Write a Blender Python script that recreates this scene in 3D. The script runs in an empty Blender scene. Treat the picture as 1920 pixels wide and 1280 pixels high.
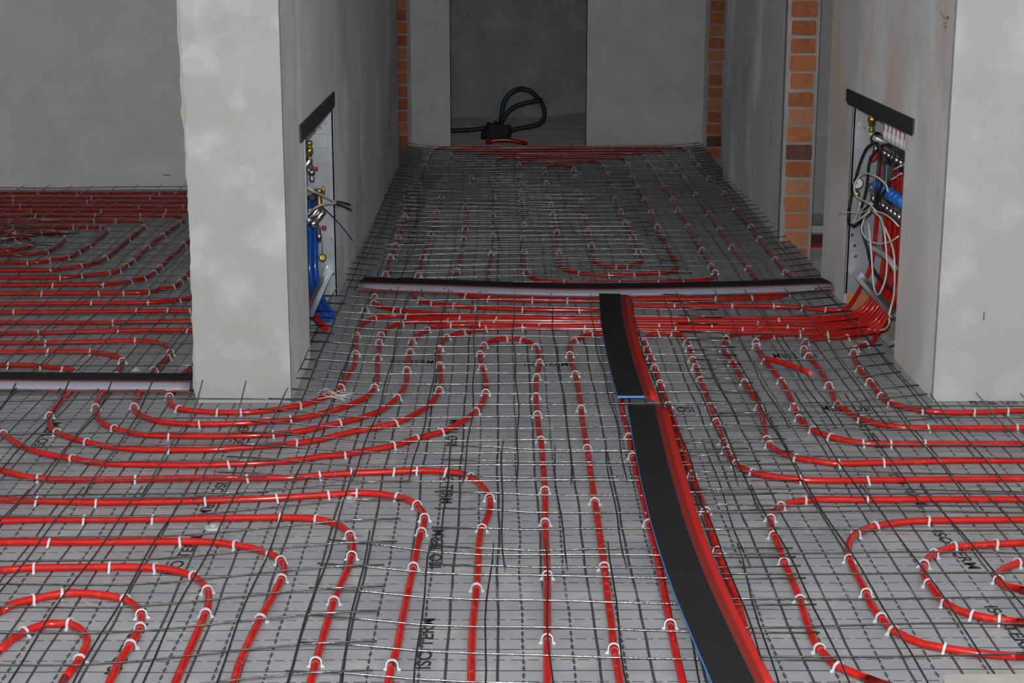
import bpy, math, random
from mathutils import Vector, Matrix
R = random.Random(7)
sc = bpy.context.scene
COL = sc.collection

# ------------------------------------------------------------------ camera, world, flash, exposure
CAM_H, FPX = 1.4, 3153.0
PITCH = math.atan(774 / FPX)
YAW = math.atan(26 * math.cos(PITCH) / FPX)
cd = bpy.data.cameras.new('camera'); cam = bpy.data.objects.new('camera', cd); COL.objects.link(cam)
cam.location = (0, 0, CAM_H); cam.rotation_euler = (math.pi / 2 - PITCH, 0, -YAW)
cd.sensor_width = 36; cd.lens = FPX / 1920 * 36; cd.clip_start = .02; cd.clip_end = 60
sc.camera = cam
w = bpy.data.worlds.new('world'); sc.world = w; w.use_nodes = True
w.node_tree.nodes['Background'].inputs[0].default_value = (.75, .8, .9, 1)
w.node_tree.nodes['Background'].inputs[1].default_value = .02
ld = bpy.data.lights.new('camera_flash', 'POINT'); ld.energy = 415; ld.shadow_soft_size = .025; ld.color = (1, .995, .985)
fl_o = bpy.data.objects.new('camera_flash', ld); COL.objects.link(fl_o); fl_o.location = (-.02, 0, CAM_H + .11)
sc.view_settings.view_transform = 'Standard'; sc.view_settings.look = 'None'
sc.view_settings.gamma = 1; sc.view_settings.use_curve_mapping = False
sc.view_settings.exposure = 0.0

# the photograph's sight lines, used to find where on the floor or on a wall a thing stands
FW = Vector((math.sin(YAW) * math.cos(PITCH), math.cos(YAW) * math.cos(PITCH), -math.sin(PITCH)))
RT = Vector((math.cos(YAW), -math.sin(YAW), 0)); UP = RT.cross(FW)
def ray(x, y): return FW + RT * ((x - 960) / FPX) - UP * ((y - 640) / FPX)
CP = Vector((0, 0, CAM_H))
def fl(x, y, z=0.0):
    d = ray(x, y); return CP + d * ((z - CAM_H) / d.z)
def wx(x, y, X):
    d = ray(x, y); return CP + d * (X / d.x)
def wy(x, y, Y):
    d = ray(x, y); return CP + d * (Y / d.y)

# ------------------------------------------------------------------ materials
def mat(name, color, rough=.6, metal=0., spec=.5, coat=0.):
    m = bpy.data.materials.new(name); m.use_nodes = True
    b = m.node_tree.nodes['Principled BSDF']
    b.inputs['Base Color'].default_value = (*color, 1); b.inputs['Roughness'].default_value = rough
    b.inputs['Metallic'].default_value = metal; b.inputs['Specular IOR Level'].default_value = spec
    b.inputs['Coat Weight'].default_value = coat
    return m
class G:
    """small node-graph helper"""
    def __init__(s, m): s.m = m; s.t = m.node_tree; s.b = s.t.nodes['Principled BSDF']
    def n(s, typ, **kw):
        o = s.t.nodes.new(typ)
        for k, v in kw.items(): setattr(o, k, v)
        return o
    def lk(s, a, b): s.t.links.new(a, b)
    def val(s, sock, v):
        if hasattr(v, 'is_output'): s.lk(v, sock)
        else: sock.default_value = v
    def math(s, op, a, b=0., c=0.):
        o = s.n('ShaderNodeMath', operation=op)
        s.val(o.inputs[0], a); s.val(o.inputs[1], b); s.val(o.inputs[2], c)
        return o.outputs[0]
    def coords(s, scale=(1, 1, 1), off=(0, 0, 0)):
        tc = s.n('ShaderNodeTexCoord'); mp = s.n('ShaderNodeMapping')
        mp.inputs['Scale'].default_value = scale; mp.inputs['Location'].default_value = off
        s.lk(tc.outputs['Object'], mp.inputs[0]); return mp.outputs[0]
    def noise(s, vec, scale, detail=4., rough=.55, lo=.3, hi=.7):
        o = s.n('ShaderNodeTexNoise'); o.inputs['Scale'].default_value = scale
        o.inputs['Detail'].default_value = detail; o.inputs['Roughness'].default_value = rough
        s.lk(vec, o.inputs['Vector'])
        r = s.n('ShaderNodeMapRange'); r.inputs[1].default_value = lo; r.inputs[2].default_value = hi
        s.lk(o.outputs[0], r.inputs[0]); return r.outputs[0]
    def mix(s, f, a, b):
        o = s.n('ShaderNodeMix', data_type='RGBA'); s.val(o.inputs['Factor'], f)
        for nm, v in (('A', a), ('B', b)):
            i = [q for q in o.inputs if q.name == nm and q.type == 'RGBA'][0]
            if hasattr(v, 'is_output'): s.lk(v, i)
            else: i.default_value = (*v, 1)
        return [q for q in o.outputs if q.type == 'RGBA'][0]
    def bump(s, h, strength, dist=.01):
        o = s.n('ShaderNodeBump'); o.inputs['Strength'].default_value = strength; o.inputs['Distance'].default_value = dist
        s.lk(h, o.inputs['Height']); s.lk(o.outputs[0], s.b.inputs['Normal'])
    def color(s, c): s.lk(c, s.b.inputs['Base Color'])

def plaster(name, base, patch, dark, off=(0, 0, 0), stain=None, streak=False, patch_lo=.5, patch_hi=.62, stain_lo=.52, dr=0.):
    m = mat(name, base, .92, spec=.12); g = G(m); g.b.inputs['Diffuse Roughness'].default_value = dr
    v = g.coords(off=off)
    vs = g.coords(scale=(1, .3, .2), off=off) if streak else v
    c = g.mix(g.noise(vs, 5.5, 5, .55, patch_lo, patch_hi), base, patch)
    c = g.mix(g.math('MULTIPLY', g.noise(vs, 3.1 if not streak else 7., 6, .6, .5, .75), .75), c, dark)
    if stain:
        v2 = g.coords(scale=(1, 1, .35), off=(3.3, 1.7, .4))
        c = g.mix(g.math('MULTIPLY', g.noise(v2, 3.2, 5, .6, stain_lo, stain_lo + .2), .45), c, stain)
    f = g.noise(v, 160, 3, .6, .2, .8)
    c = g.mix(g.math('MULTIPLY', f, .10), c, dark)
    g.color(c); g.bump(g.noise(v, 55, 5, .65, 0, 1), .10, .004)
    return m
M = {}
M['pier'] = plaster('pier_plaster', (.375, .375, .36), (.46, .475, .47), (.315, .31, .29))
M['pier_r'] = plaster('right_pier_plaster', (.39, .40, .39), (.45, .465, .46), (.31, .315, .305), off=(4, 2, 1))
M['cor'] = plaster('corridor_plaster', (.40, .40, .395), (.52, .53, .54), (.22, .225, .235), streak=True, off=(0, 0, 3), stain=(.5, .27, .14), stain_lo=.58, dr=.42)
M['cor_r'] = plaster('right_corridor_plaster', (.44, .43, .41), (.53, .53, .52), (.26, .26, .265), streak=True, off=(1, 5, 2), stain=(.55, .27, .12), stain_lo=.5, dr=.38)
M['cor_m'] = plaster('middle_corridor_plaster', (.38, .39, .40), (.56, .58, .60), (.25, .26, .275), streak=True, off=(8, 1, 2), dr=.6)
M['lroom'] = plaster('left_room_plaster', (.68, .665, .63), (.73, .72, .69), (.58, .565, .535), off=(2, 9, 4))
M['endw'] = plaster('end_wall_plaster', (.60, .62, .62), (.66, .68, .68), (.53, .545, .545), off=(5, 5, 5))
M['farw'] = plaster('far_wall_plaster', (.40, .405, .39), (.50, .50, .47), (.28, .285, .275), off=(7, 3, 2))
M['conc'] = plaster('screed', (.36, .36, .355), (.46, .46, .45), (.25, .25, .25), off=(1, 1, 1), dr=1.)
M['ceil'] = plaster('ceiling_plaster', (.74, .75, .76), (.78, .79, .8), (.68, .69, .7))
M['shell'] = plaster('room_plaster', (.72, .73, .74), (.76, .77, .78), (.64, .65, .66))
M['mortar'] = plaster('mortar', (.40, .39, .37), (.47, .46, .44), (.3, .29, .28))

def foil():
    m = mat('printed_foil', (.26, .27, .285), .42, spec=.5); g = G(m); g.b.inputs['Diffuse Roughness'].default_value = .28
    tc = g.n('ShaderNodeTexCoord'); sp = g.n('ShaderNodeSeparateXYZ'); g.lk(tc.outputs['Object'], sp.inputs[0])
    nz = g.n('ShaderNodeTexNoise'); nz.inputs['Scale'].default_value = 2.2; g.lk(tc.outputs['Object'], nz.inputs['Vector'])
    wob = g.math('MULTIPLY', g.math('SUBTRACT', nz.outputs[0], .5), .02)
    X = g.math('ADD', sp.outputs[0], wob); Y = g.math('SUBTRACT', sp.outputs[1], wob)
    def line(c, per, off, width):
        q = g.math('FLOORED_MODULO', g.math('ADD', c, -off + per / 2), per)
        return g.math('LESS_THAN', g.math('ABSOLUTE', g.math('SUBTRACT', q, per / 2)), width / 2)
    a = line(X, .1, -.003, .0058)
    b = g.math('MULTIPLY', line(X, .1, .047, .0042), line(Y, .0333, 0, .026))
    tick = g.math('MULTIPLY', line(X, .1, .047, .010), line(Y, .0333, 0, .0035))
    c = line(Y, .1, .02, .0042)
    d = g.math('MULTIPLY', line(Y, .1, .07, .0036), line(X, .0333, .0, .023))
    s = a
    for q in (b, tick, c, d): s = g.math('MAXIMUM', s, q)
    v = tc.outputs['Object']
    base = g.mix(g.noise(v, 3.5, 5, .6, .35, .7), (.222, .231, .244), (.29, .30, .312))
    base = g.mix(g.math('MULTIPLY', g.noise(v, 7., 6, .65, .55, .72), .6), base, (.40, .385, .35))
    base = g.mix(g.math('MULTIPLY', g.noise(v, 90, 2, .6, .45, .6), .12), base, (.16, .165, .17))
    g.color(g.mix(g.math('MULTIPLY', s, .93), base, (.022, .023, .027)))
    wv = g.n('ShaderNodeTexWave', bands_direction='DIAGONAL'); wv.inputs['Scale'].default_value = 75
    g.lk(v, wv.inputs['Vector'])
    h = g.math('ADD', g.math('MULTIPLY', wv.outputs[0], .35), g.noise(v, 9, 4, .6, 0, 1))
    g.bump(h, .22, .006)
    return m
M['foil'] = foil()
M['foil_side'] = mat('insulation_edge', (.16, .17, .18), .7)
M['print'] = mat('black_print', (.02, .021, .024), .6)
def pipe_mat(name, col, dust):
    m = mat(name, col, .13, spec=.4, coat=.0); g = G(m); v = g.coords()
    c = g.mix(g.noise(v, 14, 5, .6, .3, .7), col, tuple(q * .72 for q in col))
    c = g.mix(g.math('MULTIPLY', g.noise(v, 45, 5, .7, .56, .72), dust), c, (.40, .18, .15))
    g.color(c); return m
M['pipe'] = pipe_mat('red_pipe_plastic', (.52, .012, .007), .35)
M['pipe_blue'] = pipe_mat('blue_pipe_plastic', (.012, .09, .42), .25)
M['pipe_end'] = mat('pipe_end_pink', (.7, .12, .13), .5)
M['clip'] = mat('white_clip_plastic', (.50, .52, .55), .4)
def steel():
    m = mat('reinforcing_steel', (.2, .2, .2), .17, 1.0); g = G(m); v = g.coords()
    g.color(g.mix(g.noise(v, 60, 4, .6, .3, .75), (.26, .26, .26), (.09, .088, .085)))
    g.bump(g.noise(v, 150, 2, .5, .3, .7), .35, .001)
    return m
M['steel'] = steel()
M['rust'] = mat('orange_rust', (.5, .22, .04), .8)
def brickm(i, c):
    m = mat('brick_clay_%d' % i, c, .9, spec=.15); g = G(m); g.b.inputs['Diffuse Roughness'].default_value = 1.0; v = g.coords(off=(i, 2 * i, 0))
    q = g.mix(g.noise(v, 22, 5, .65, .35, .75), c, tuple(k * .72 for k in c))
    q = g.mix(g.math('MULTIPLY', g.noise(v, 34, 5, .7, .56, .7), .6), q, (.42, .36, .31))
    g.color(q); g.bump(g.noise(v, 70, 4, .7, 0, 1), .5, .004); return m
BR = [brickm(i, c) for i, c in enumerate([(.60, .21, .085), (.62, .25, .11), (.53, .19, .09), (.64, .30, .17), (.50, .16, .08)])]
M['brick_dark'] = brickm(7, (.22, .11, .075))
M['black'] = mat('black_foam_film', (.012, .012, .013), .75, spec=.25)
M['blue_foam'] = mat('blue_foam', (.07, .26, .62), .7)
def redfilm():
    m = mat('glossy_red_film', (.50, .013, .009), .5, spec=.35); g = G(m)
    m.node_tree.nodes['Principled BSDF'].inputs['Coat Roughness'].default_value = .34
    m.node_tree.nodes['Principled BSDF'].inputs['Coat IOR'].default_value = 1.7
    v = g.coords(); g.bump(g.noise(v, 60, 4, .6, 0, 1), .10, .004)
    return m
M['redfilm'] = redfilm()
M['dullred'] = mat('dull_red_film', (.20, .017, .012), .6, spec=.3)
M['glareflange'] = mat('glare_painted_film', (.27, .27, .33), .4, spec=.6)  # flash glare on the flange film, painted in as a lavender base colour
def galv():
    m = mat('galvanised_sheet', (.3, .33, .36), .45, .5); g = G(m); v = g.coords()
    g.color(g.mix(g.noise(v, 9, 3, .5, .3, .7), (.25, .285, .31), (.38, .42, .45))); return m
M['galv'] = galv()
M['bright_galv'] = mat('polished_zinc', (.66, .69, .72), .24, 1.0)
M['chrome'] = mat('nickel_plating', (.62, .61, .59), .2, 1.0)
M['brass'] = mat('brass', (.56, .39, .10), .33, .9)
M['darkmetal'] = mat('dark_steel_lintel', (.055, .052, .055), .6, .3)
M['rubber'] = mat('black_cable_sheath', (.018, .019, .02), .45)
M['wcable'] = mat('white_cable_sheath', (.62, .60, .55), .45)
M['bluecap'] = mat('blue_cap_plastic', (.02, .16, .62), .4)
M['redplast'] = mat('red_plastic', (.5, .02, .02), .4)
M['wplast'] = mat('white_plastic', (.72, .74, .75), .4)
M['gauge'] = mat('gauge_face', (.62, .63, .64), .35)
M['conduit'] = mat('grey_conduit', (.42, .42, .42), .6)
M['pinkline'] = mat('stamped_rust_line', (.52, .38, .34), .6)
M['foamy'] = mat('yellow_mounting_foam', (.55, .40, .20), .9)
M['block'] = plaster('aerated_block', (.31, .30, .27), (.36, .345, .31), (.25, .24, .21))
M['ink'] = mat('red_marker', (.18, .02, .03), .7)
M['scratch'] = mat('brown_chip', (.2, .13, .09), .9)
def clear():
    m = bpy.data.materials.new('clear_tape'); m.use_nodes = True; t = m.node_tree; b = t.nodes['Principled BSDF']
    b.inputs['Base Color'].default_value = (.8, .82, .84, 1); b.inputs['Roughness'].default_value = .25
    b.inputs['Alpha'].default_value = .05; return m
M['clear'] = clear()
M['hose'] = mat('dark_hose', (.05, .02, .02), .5)
M['hose_b'] = mat('dark_blue_hose', (.015, .06, .13), .5)
M['bundle'] = mat('dark_pipe_wrap', (.035, .035, .045), .8)

# ------------------------------------------------------------------ mesh helpers
class MB:
    def __init__(s): s.v = []; s.f = []
    def box(s, a, b):
        x0, y0, z0 = a; x1, y1, z1 = b; o = len(s.v)
        s.v += [(x0, y0, z0), (x1, y0, z0), (x1, y1, z0), (x0, y1, z0), (x0, y0, z1), (x1, y0, z1), (x1, y1, z1), (x0, y1, z1)]
        s.f += [tuple(o + i for i in q) for q in ((0, 3, 2, 1), (4, 5, 6, 7), (0, 1, 5, 4), (1, 2, 6, 5), (2, 3, 7, 6), (3, 0, 4, 7))]
        return s
    def tube(s, pts, r, n=8, cap=True):
        pts = [Vector(p) for p in pts]; o = len(s.v); N = len(pts)
        rr = r if hasattr(r, '__len__') else [r] * N
        up = None
        for i, p in enumerate(pts):
            t = (pts[min(i + 1, N - 1)] - pts[max(i - 1, 0)]).normalized()
            if up is None: up = Vector((0, 0, 1)) if abs(t.z) < .9 else Vector((1, 0, 0))
            a = t.cross(up)
            if a.length < 1e-5: a = t.cross(Vector((0, 1, 0)))
            a.normalize(); b = a.cross(t).normalized(); up = b
            for k in range(n):
                q = 2 * math.pi * k / n
                s.v.append(tuple(p + a * (rr[i] * math.cos(q)) + b * (rr[i] * math.sin(q))))
        for i in range(N - 1):
            for k in range(n):
                s.f.append((o + i * n + k, o + i * n + (k + 1) % n, o + (i + 1) * n + (k + 1) % n, o + (i + 1) * n + k))
        if cap:
            s.f.append(tuple(o + k for k in reversed(range(n)))); s.f.append(tuple(o + (N - 1) * n + k for k in range(n)))
        return s
    def prism(s, poly, axis, a, b):
        """polygon in the two other axes, extruded along an axis"""
        o = len(s.v); n = len(poly)
        def P(u, v, w): return {'x': (w, u, v), 'y': (u, w, v), 'z': (u, v, w)}[axis]
        s.v += [P(u, v, a) for u, v in poly] + [P(u, v, b) for u, v in poly]
        s.f += [tuple(o + i for i in range(n)), tuple(o + n + i for i in reversed(range(n)))]
        for i in range(n): s.f.append((o + i, o + n + i, o + n + (i + 1) % n, o + (i + 1) % n))
        return s
    def sweep(s, left, prof, cap=True):
        """left: xy points; prof: closed profile (u to the right of travel, z)"""
        o = len(s.v); N = len(left); n = len(prof)
        for i, p in enumerate(left):
            d = (Vector(left[min(i + 1, N - 1)]) - Vector(left[max(i - 1, 0)])); d = Vector((d.x, d.y, 0)).normalized()
            r = Vector((d.y, -d.x, 0))
            for u, z in prof:
                q = Vector(p) + r * u; s.v.append((q.x, q.y, q.z + z))
        for i in range(N - 1):
            for k in range(n):
                s.f.append((o + i * n + k, o + i * n + (k + 1) % n, o + (i + 1) * n + (k + 1) % n, o + (i + 1) * n + k))
        if cap:
            s.f.append(tuple(o + k for k in range(n))); s.f.append(tuple(o + (N - 1) * n + k for k in reversed(range(n))))
        return s
    def mesh(s, name, m, smooth=False):
        me = bpy.data.meshes.new(name); me.from_pydata(s.v, [], s.f)
        import bmesh
        bm = bmesh.new(); bm.from_mesh(me); bmesh.ops.recalc_face_normals(bm, faces=bm.faces); bm.to_mesh(me); bm.free()
        if m: me.materials.append(m)
        if smooth:
            for p in me.polygons: p.use_smooth = len(p.vertices) == 4
        me.update(); return me
    def build(s, name, m, parent=None, smooth=False):
        o = bpy.data.objects.new(name, s.mesh(name, m, smooth)); COL.objects.link(o)
        if parent: o.parent = parent
        return o
def tag(o, label=None, cat=None, group=None, kind=None):
    if label: o['label'] = label
    if cat: o['category'] = cat
    if group: o['group'] = group
    if kind: o['kind'] = kind
    return o
def empty(name, loc=(0, 0, 0)):
    o = bpy.data.objects.new(name, None); COL.objects.link(o); o.location = loc; o.empty_display_size = .05; return o
def thing(name, label, cat, group=None): return tag(empty(name), label, cat, group)
def struct(name, mb, m, label=None):
    o = mb.build(name, m); tag(o, label, None, None, 'structure'); return o
def spline(pts, step=.03):
    pts = [Vector(p) for p in pts]; out = []
    for i in range(len(pts) - 1):
        p0 = pts[max(i - 1, 0)]; p1 = pts[i]; p2 = pts[i + 1]; p3 = pts[min(i + 2, len(pts) - 1)]
        n = max(1, min(40, int((p2 - p1).length / step)))
        for k in range(n):
            t = k / n
            out.append(.5 * ((2 * p1) + (p2 - p0) * t + (2 * p0 - 5 * p1 + 4 * p2 - p3) * t * t + (3 * p1 - p0 - 3 * p2 + p3) * t ** 3))
    out.append(pts[-1]); return out
def simplify(pts, minlen):
    out = [pts[0]]
    for p in pts[1:-1]:
        if (p - out[-1]).length >= minlen: out.append(p)
    out.append(pts[-1]); return out

# ------------------------------------------------------------------ the setting
XL, XR, YF = -.632, 1.323, 4.95           # corridor sides and the front of the piers
CZ = 2.7; SL = -.10                        # ceiling height, bare slab level
YE = 11.15
def jag(y0, y1, n, amp, base):
    return [(base + R.uniform(-amp, amp), y0 + (y1 - y0) * i / n) for i in range(n + 1)]
slab = struct('floor', MB().box((-3.6, -2.6, SL - .1), (3.6, 14, SL)), M['conc'], 'bare grey concrete slab')
ins = MB()
ins.box((-3.3, -2.4, SL), (3.3, YF, -.0005)); ins.box((-.66, YF, SL), (1.345, YE - .06, -.0005)); ins.box((-3.3, YF, SL), (-.915, 9.25, -.0005))
insul = struct('floor_insulation', ins, M['foil_side'], 'insulation boards under grey gridded foil')
def sheet(name, x0, y0, x1, y1):
    mb = MB(); mb.v += [(x0, y0, 0), (x1, y0, 0), (x1, y1, 0), (x0, y1, 0)]; mb.f.append((0, 1, 2, 3))
    mb.v += [(x, y, -.0004) for x, y, z in mb.v]; mb.f += [(7, 6, 5, 4), (0, 4, 5, 1), (1, 5, 6, 2), (2, 6, 7, 3), (3, 7, 4, 0)]
    return mb.build(name, M['foil'], insul)
ytape = fl(1000, 1112).y
sheet('foil_sheet', -3.3, -2.4, 3.3, ytape); sheet('foil_sheet', -3.3, ytape, 3.3, YF)
sheet('foil_sheet', -.66, YF, 1.345, YE - .06); sheet('foil_sheet', -3.3, YF, -.915, 9.25)
struct('ceiling', MB().box((-3.6, -2.6, CZ), (3.6, 14, CZ + .1)), M['ceil'])
struct('wall_back', MB().box((-3.6, -2.6, SL), (3.6, -2.5, CZ)), M['shell'])
struct('wall_left_side', MB().box((-3.6, -2.5, SL), (-3.3, 9.25, CZ)), M['shell'])
struct('wall_right_side', MB().box((3.3, -2.5, SL), (3.6, 14, CZ)), M['shell'])
struct('wall_left_room', MB().box((-3.6, 9.25, SL), (-.9, 9.45, CZ)), M['lroom'], 'smooth warm grey plaster wall behind the left room')
# corridor left wall with the recess for the manifold cabinet
lw = MB(); A0, A1, RZ = 5.47, 6.47, .765
lw.box((-.905, YF, SL), (XL, A0, CZ)); lw.box((-.905, A0, RZ), (XL, A1, CZ)); lw.box((-.905, A0, SL), (-.775, A1, RZ))
lw.prism([(-.905, A1), (XL, A1), (-.602, 10.15), (-.905, 10.15)], 'z', SL, CZ)
wall_l = struct('wall_left', lw, M['cor'], 'plastered corridor wall with open manifold cabinet on the left')
# plaster coat on the front of the left pier, ragged on its left edge
pc = MB(); poly = [(XL, SL + .02)] + [(XL, CZ)]
for i in range(141):
    z = CZ + (SL + .02 - CZ) * i / 140
    poly.append((-.916 - .003 * math.sin(z * 5) + R.uniform(-.003, .003), z))
pc.prism(poly, 'y', YF - .022, YF + .002)
pc.build('plaster_coat', M['pier'], wall_l)
pc = MB(); poly = [(-.86, SL + .02), (-.86, CZ)]
for i in range(91):
    z = CZ + (SL + .02 - CZ) * i / 90
    poly.append((-.924 - .004 * math.sin(z * 7 + 1) + R.uniform(-.004, .004), z))
pc.prism(poly, 'y', YF - .004, YF + .02); pc.build('plaster_edge', M['pier'], wall_l)
# right pier and wall with recess
rw = MB(); B0, B1 = 5.45, 6.29
rw.box((XR, YF, SL), (1.75, B0, CZ)); rw.box((XR, B0, RZ), (1.75, B1, CZ)); rw.box((1.475, B0, SL), (1.75, B1, RZ)); rw.box((XR, B1, SL), (1.75, 6.76, CZ))
wall_r = struct('wall_right', rw, M['cor_r'], 'plastered corridor wall with open manifold cabinet on the right')
MB().box((XR, YF - .022, SL + .02), (3.3, YF + .001, CZ)).build('plaster_coat', M['pier_r'], wall_r)
struct('wall_right_front', MB().box((1.75, YF + .001, SL), (3.3, 5.2, CZ)), M['pier_r'])
# middle right wall with brick jamb
Y2 = 7.6
wm = struct('wall_right_middle', MB().box((1.296, Y2 + .03, SL), (1.43, 9.66, CZ)), M['cor_m'], 'grey plastered wall between two doorways with raw brick jamb')
def jamb(parent, x0, x1, y, ph, z0, z1, hgt, dark=(), half=()):
    MB().box((x0 - .008, y + .012, z0), (x0 + .006, y + .07, z1)).build('plaster_edge', M['mortar'], parent)
    MB().box((x1 - .006, y + .012, z0), (x1 + .008, y + .07, z1)).build('plaster_edge', M['mortar'], parent)
    MB().box((x0, y + .014, z0), (x1, y + .08, z1)).build('mortar_bed', M['mortar'], parent)
    k = 0; z = z0 + ph
    while z < z1:
        h = hgt - .013 + R.uniform(-.004, .003)
        a, b = x0 + .011 + R.uniform(-.004, .005), x1 - .011 + R.uniform(-.005, .004)
        mb = MB(); c = .005
        pts = [(a + c, z), (b - c, z + R.uniform(-.002, .002)), (b, z + c), (b, z + h - c), (b - c, z + h), (a + c, z + h + R.uniform(-.002, .002)), (a, z + h - c), (a, z + c)]
        mb.prism(pts, 'y', y - R.uniform(0, .005), y + .06)
        mb.build('brick', M['brick_dark'] if k in dark else R.choice(BR), parent); z += hgt; k += 1
jamb(wm, 1.298, 1.428, Y2, .005, SL, 1.55, .0795, dark=(6,))
# doorway wall behind the right gap
side = struct('wall_side_room', MB().box((1.43, 9.0, SL), (3.3, 9.2, CZ)), M['endw'])
# end wall with doorway
el = struct('wall_end_left', MB().box((-.585, YE, SL), (-.318, YE + .14, CZ)), M['endw'], 'pale grey end wall left of the far doorway')
er = struct('wall_end_right', MB().box((.582, YE, SL), (1.352, YE + .14, CZ)), M['endw'], 'pale grey end wall right of the far doorway')
jamb(el, -.70, -.59, YE + .01, .01, SL, 1.2, .0825)
MB().box((-.592, YE - .012, SL), (-.574, YE + .02, CZ)).build('corner_bead', M['mortar'], el)
jamb(er, 1.372, 1.488, YE + .01, .012, SL, 1.2, .0805, dark=(1,))
MB().box((1.345, YE + .004, SL), (1.374, YE + .06, CZ)).build('plaster_edge', M['mortar'], er)
struct('wall_end_left_side', MB().box((-.93, YE + .03, SL), (-.70, YE + .17, CZ)), M['endw'])
struct('wall_end_right_side', MB().box((1.488, YE + .03, SL), (3.3, YE + .17, CZ)), M['endw'])
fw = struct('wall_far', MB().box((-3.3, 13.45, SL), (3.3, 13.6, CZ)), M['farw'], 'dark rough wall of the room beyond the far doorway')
struct('wall_far_side', MB().box((-1.6, 9.45, SL), (-1.5, 13.45, CZ)), M['farw'])
# rough mortar fillet where the far wall meets the slab
mb = MB(); N = 40
poly = [(-3.2, SL)] + [(-3.2 + 6.4 * i / N, SL + .05 + R.uniform(-.02, .03)) for i in range(N + 1)] + [(3.2, SL)]
mb.prism(poly, 'y', 13.36, 13.46); mb.build('mortar_fillet', M['conc'], fw)
# slots at the foot of the recesses, orange clay blocks behind them
MB().box((XR + .01, 6.2, SL), (1.475, B1 + .0, .045)).build('clay_block', BR[1], wall_r)
# lintels: steel angle, face plate and underside flange
MB().box((XR - .006, 5.345, .765), (XR + .004, 6.40, .812)).box((XR - .004, 5.36, .756), (XR + .12, 6.385, .764)).build('lintel', M['darkmetal'], wall_r)
MB().box((XL - .004, 5.335, .742), (XL + .006, 6.475, .795)).box((XL - .12, 5.35, .736), (XL + .004, 6.465, .743)).build('lintel', M['darkmetal'], wall_l)
# marks on the walls
mb = MB()
for st in ([(1768, 22), (1772, 32)], [(1773, 30), (1776, 36), (1773, 37)], [(1777, 30), (1779, 36), (1782, 30), (1780, 42)], [(1784, 29), (1782, 34), (1785, 35)], [(1773, 44), (1779, 43)], [(1774, 47), (1777, 54), (1779, 47)]):
    mb.tube([wx(x - 4, y, XR - .0005) for x, y in st], .0008, 4)
mb.build('red_scribble', M['ink'], wall_r)
p = wy(1845, 592, YF - .022); MB().box((p.x - .0025, p.y - .001, p.z - .014), (p.x + .002, p.y + .002, p.z + .012)).build('chip', M['scratch'], wall_r)

p = wy(313, 328, 9.2495); MB().box((p.x - .02, p.y - .002, p.z - .003), (p.x + .018, p.y + .001, p.z + .002)).build('dark_mark', M['scratch'], bpy.data.objects['wall_left_room'])

# ------------------------------------------------------------------ print and tape on the foil
def lettering(txt, px, py, rot, size=.029, stretch=1.45):
    if rot in (0, 180): size, stretch = .062, .40
    c = bpy.data.curves.new('t', 'FONT'); c.body = txt; c.size = size * 1.4; c.align_x = 'CENTER'; c.align_y = 'CENTER'; c.offset = .0008
    o = bpy.data.objects.new('t', c); COL.objects.link(o)
    me = bpy.data.meshes.new_from_object(o.evaluated_get(bpy.context.evaluated_depsgraph_get()))
    bpy.data.objects.remove(o); bpy.data.curves.remove(c)
    me.name = 'printed_lettering'; me.materials.clear(); me.materials.append(M['print'])
    q = bpy.data.objects.new('printed_lettering', me); COL.objects.link(q); q.parent = insul
    g = fl(px, py); q.location = (g.x, g.y, .0007); q.rotation_euler = (0, 0, math.radians(rot)); q.scale = (stretch, 1, 1)
for a in (('ISO TERM', 800, 1205, 90), ('ISO TERM', 820, 1028, 90), ('ISO TERM', 838, 914, -90), ('ISO TERM', 398, 935, -92), ('ISO TERM', 346, 1040, 86),
          ('ISO TERM', 240, 1215, 88), ('ISO TERM', 1024, 683, 0), ('ISO TERM', 772, 680, 0), ('ISO TERM', 1255, 767, 180), ('ISO TERM', 1585, 765, 180),
          ('ISO TERM', 1630, 815, -88), ('ISO TERM', 1700, 917, -86), ('ISO TERM', 1790, 1030, -84), ('ISO TERM', 1895, 1180, -86), ('ISO TERM', 1490, 667, 180),
          ('ISO TERM', 455, 812, 92), ('ISO TERM', 850, 810, 90), ('ISO TERM', 90, 815, 92), ('ISO TERM', 1860, 752, 180)):
    lettering(*a)
MB().box((-.25, ytape - .03, .0003), (1.9, ytape + .03, .0009)).build('clear_tape', M['clear'], insul)

# ------------------------------------------------------------------ pipes and clips
PR = .0086; PZ = .0096
def make_clip():
    mb = MB(); pr = []; n = 9
    for i in range(n + 1):                      # arch
        a = math.pi * i / n; pr.append((math.cos(a) * .0100, .0105 + math.sin(a) * .0100))
    inner = [(.0100, .0)] + pr + [(-.0100, .0)]
    t = .0026
    outer = [(.0100 + t, .0)] + [(x * (1 + t / .0100), .0105 + (z - .0105) * (1 + t / .0100)) for x, z in pr] + [(-.0100 - t, .0)]
    o = len(mb.v); N = len(inner); wdt = .0026
    for y in (-wdt, wdt):
        mb.v += [(x, y, z) for x, z in inner] + [(x, y, z) for x, z in outer]
    for i in range(N - 1):
        a, b, c, d = o + i, o + i + 1, o + N + i + 1, o + N + i; S = 2 * N
        mb.f += [(a, b, c, d), (a + S, d + S, c + S, b + S), (d, c, c + S, d + S), (a, a + S, b + S, b)]
    for sx in (-1, 1):                          # barbed tips
        x0, x1 = sx * .0108, sx * .0175
        mb.prism([(x0, .0), (x1, .0006), (x1 * .98, .0030), (x0, .0085)], 'y', -.0025, .0025)
    return mb.mesh('clip', M['clip'], False)
CLIP = make_clip()
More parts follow.
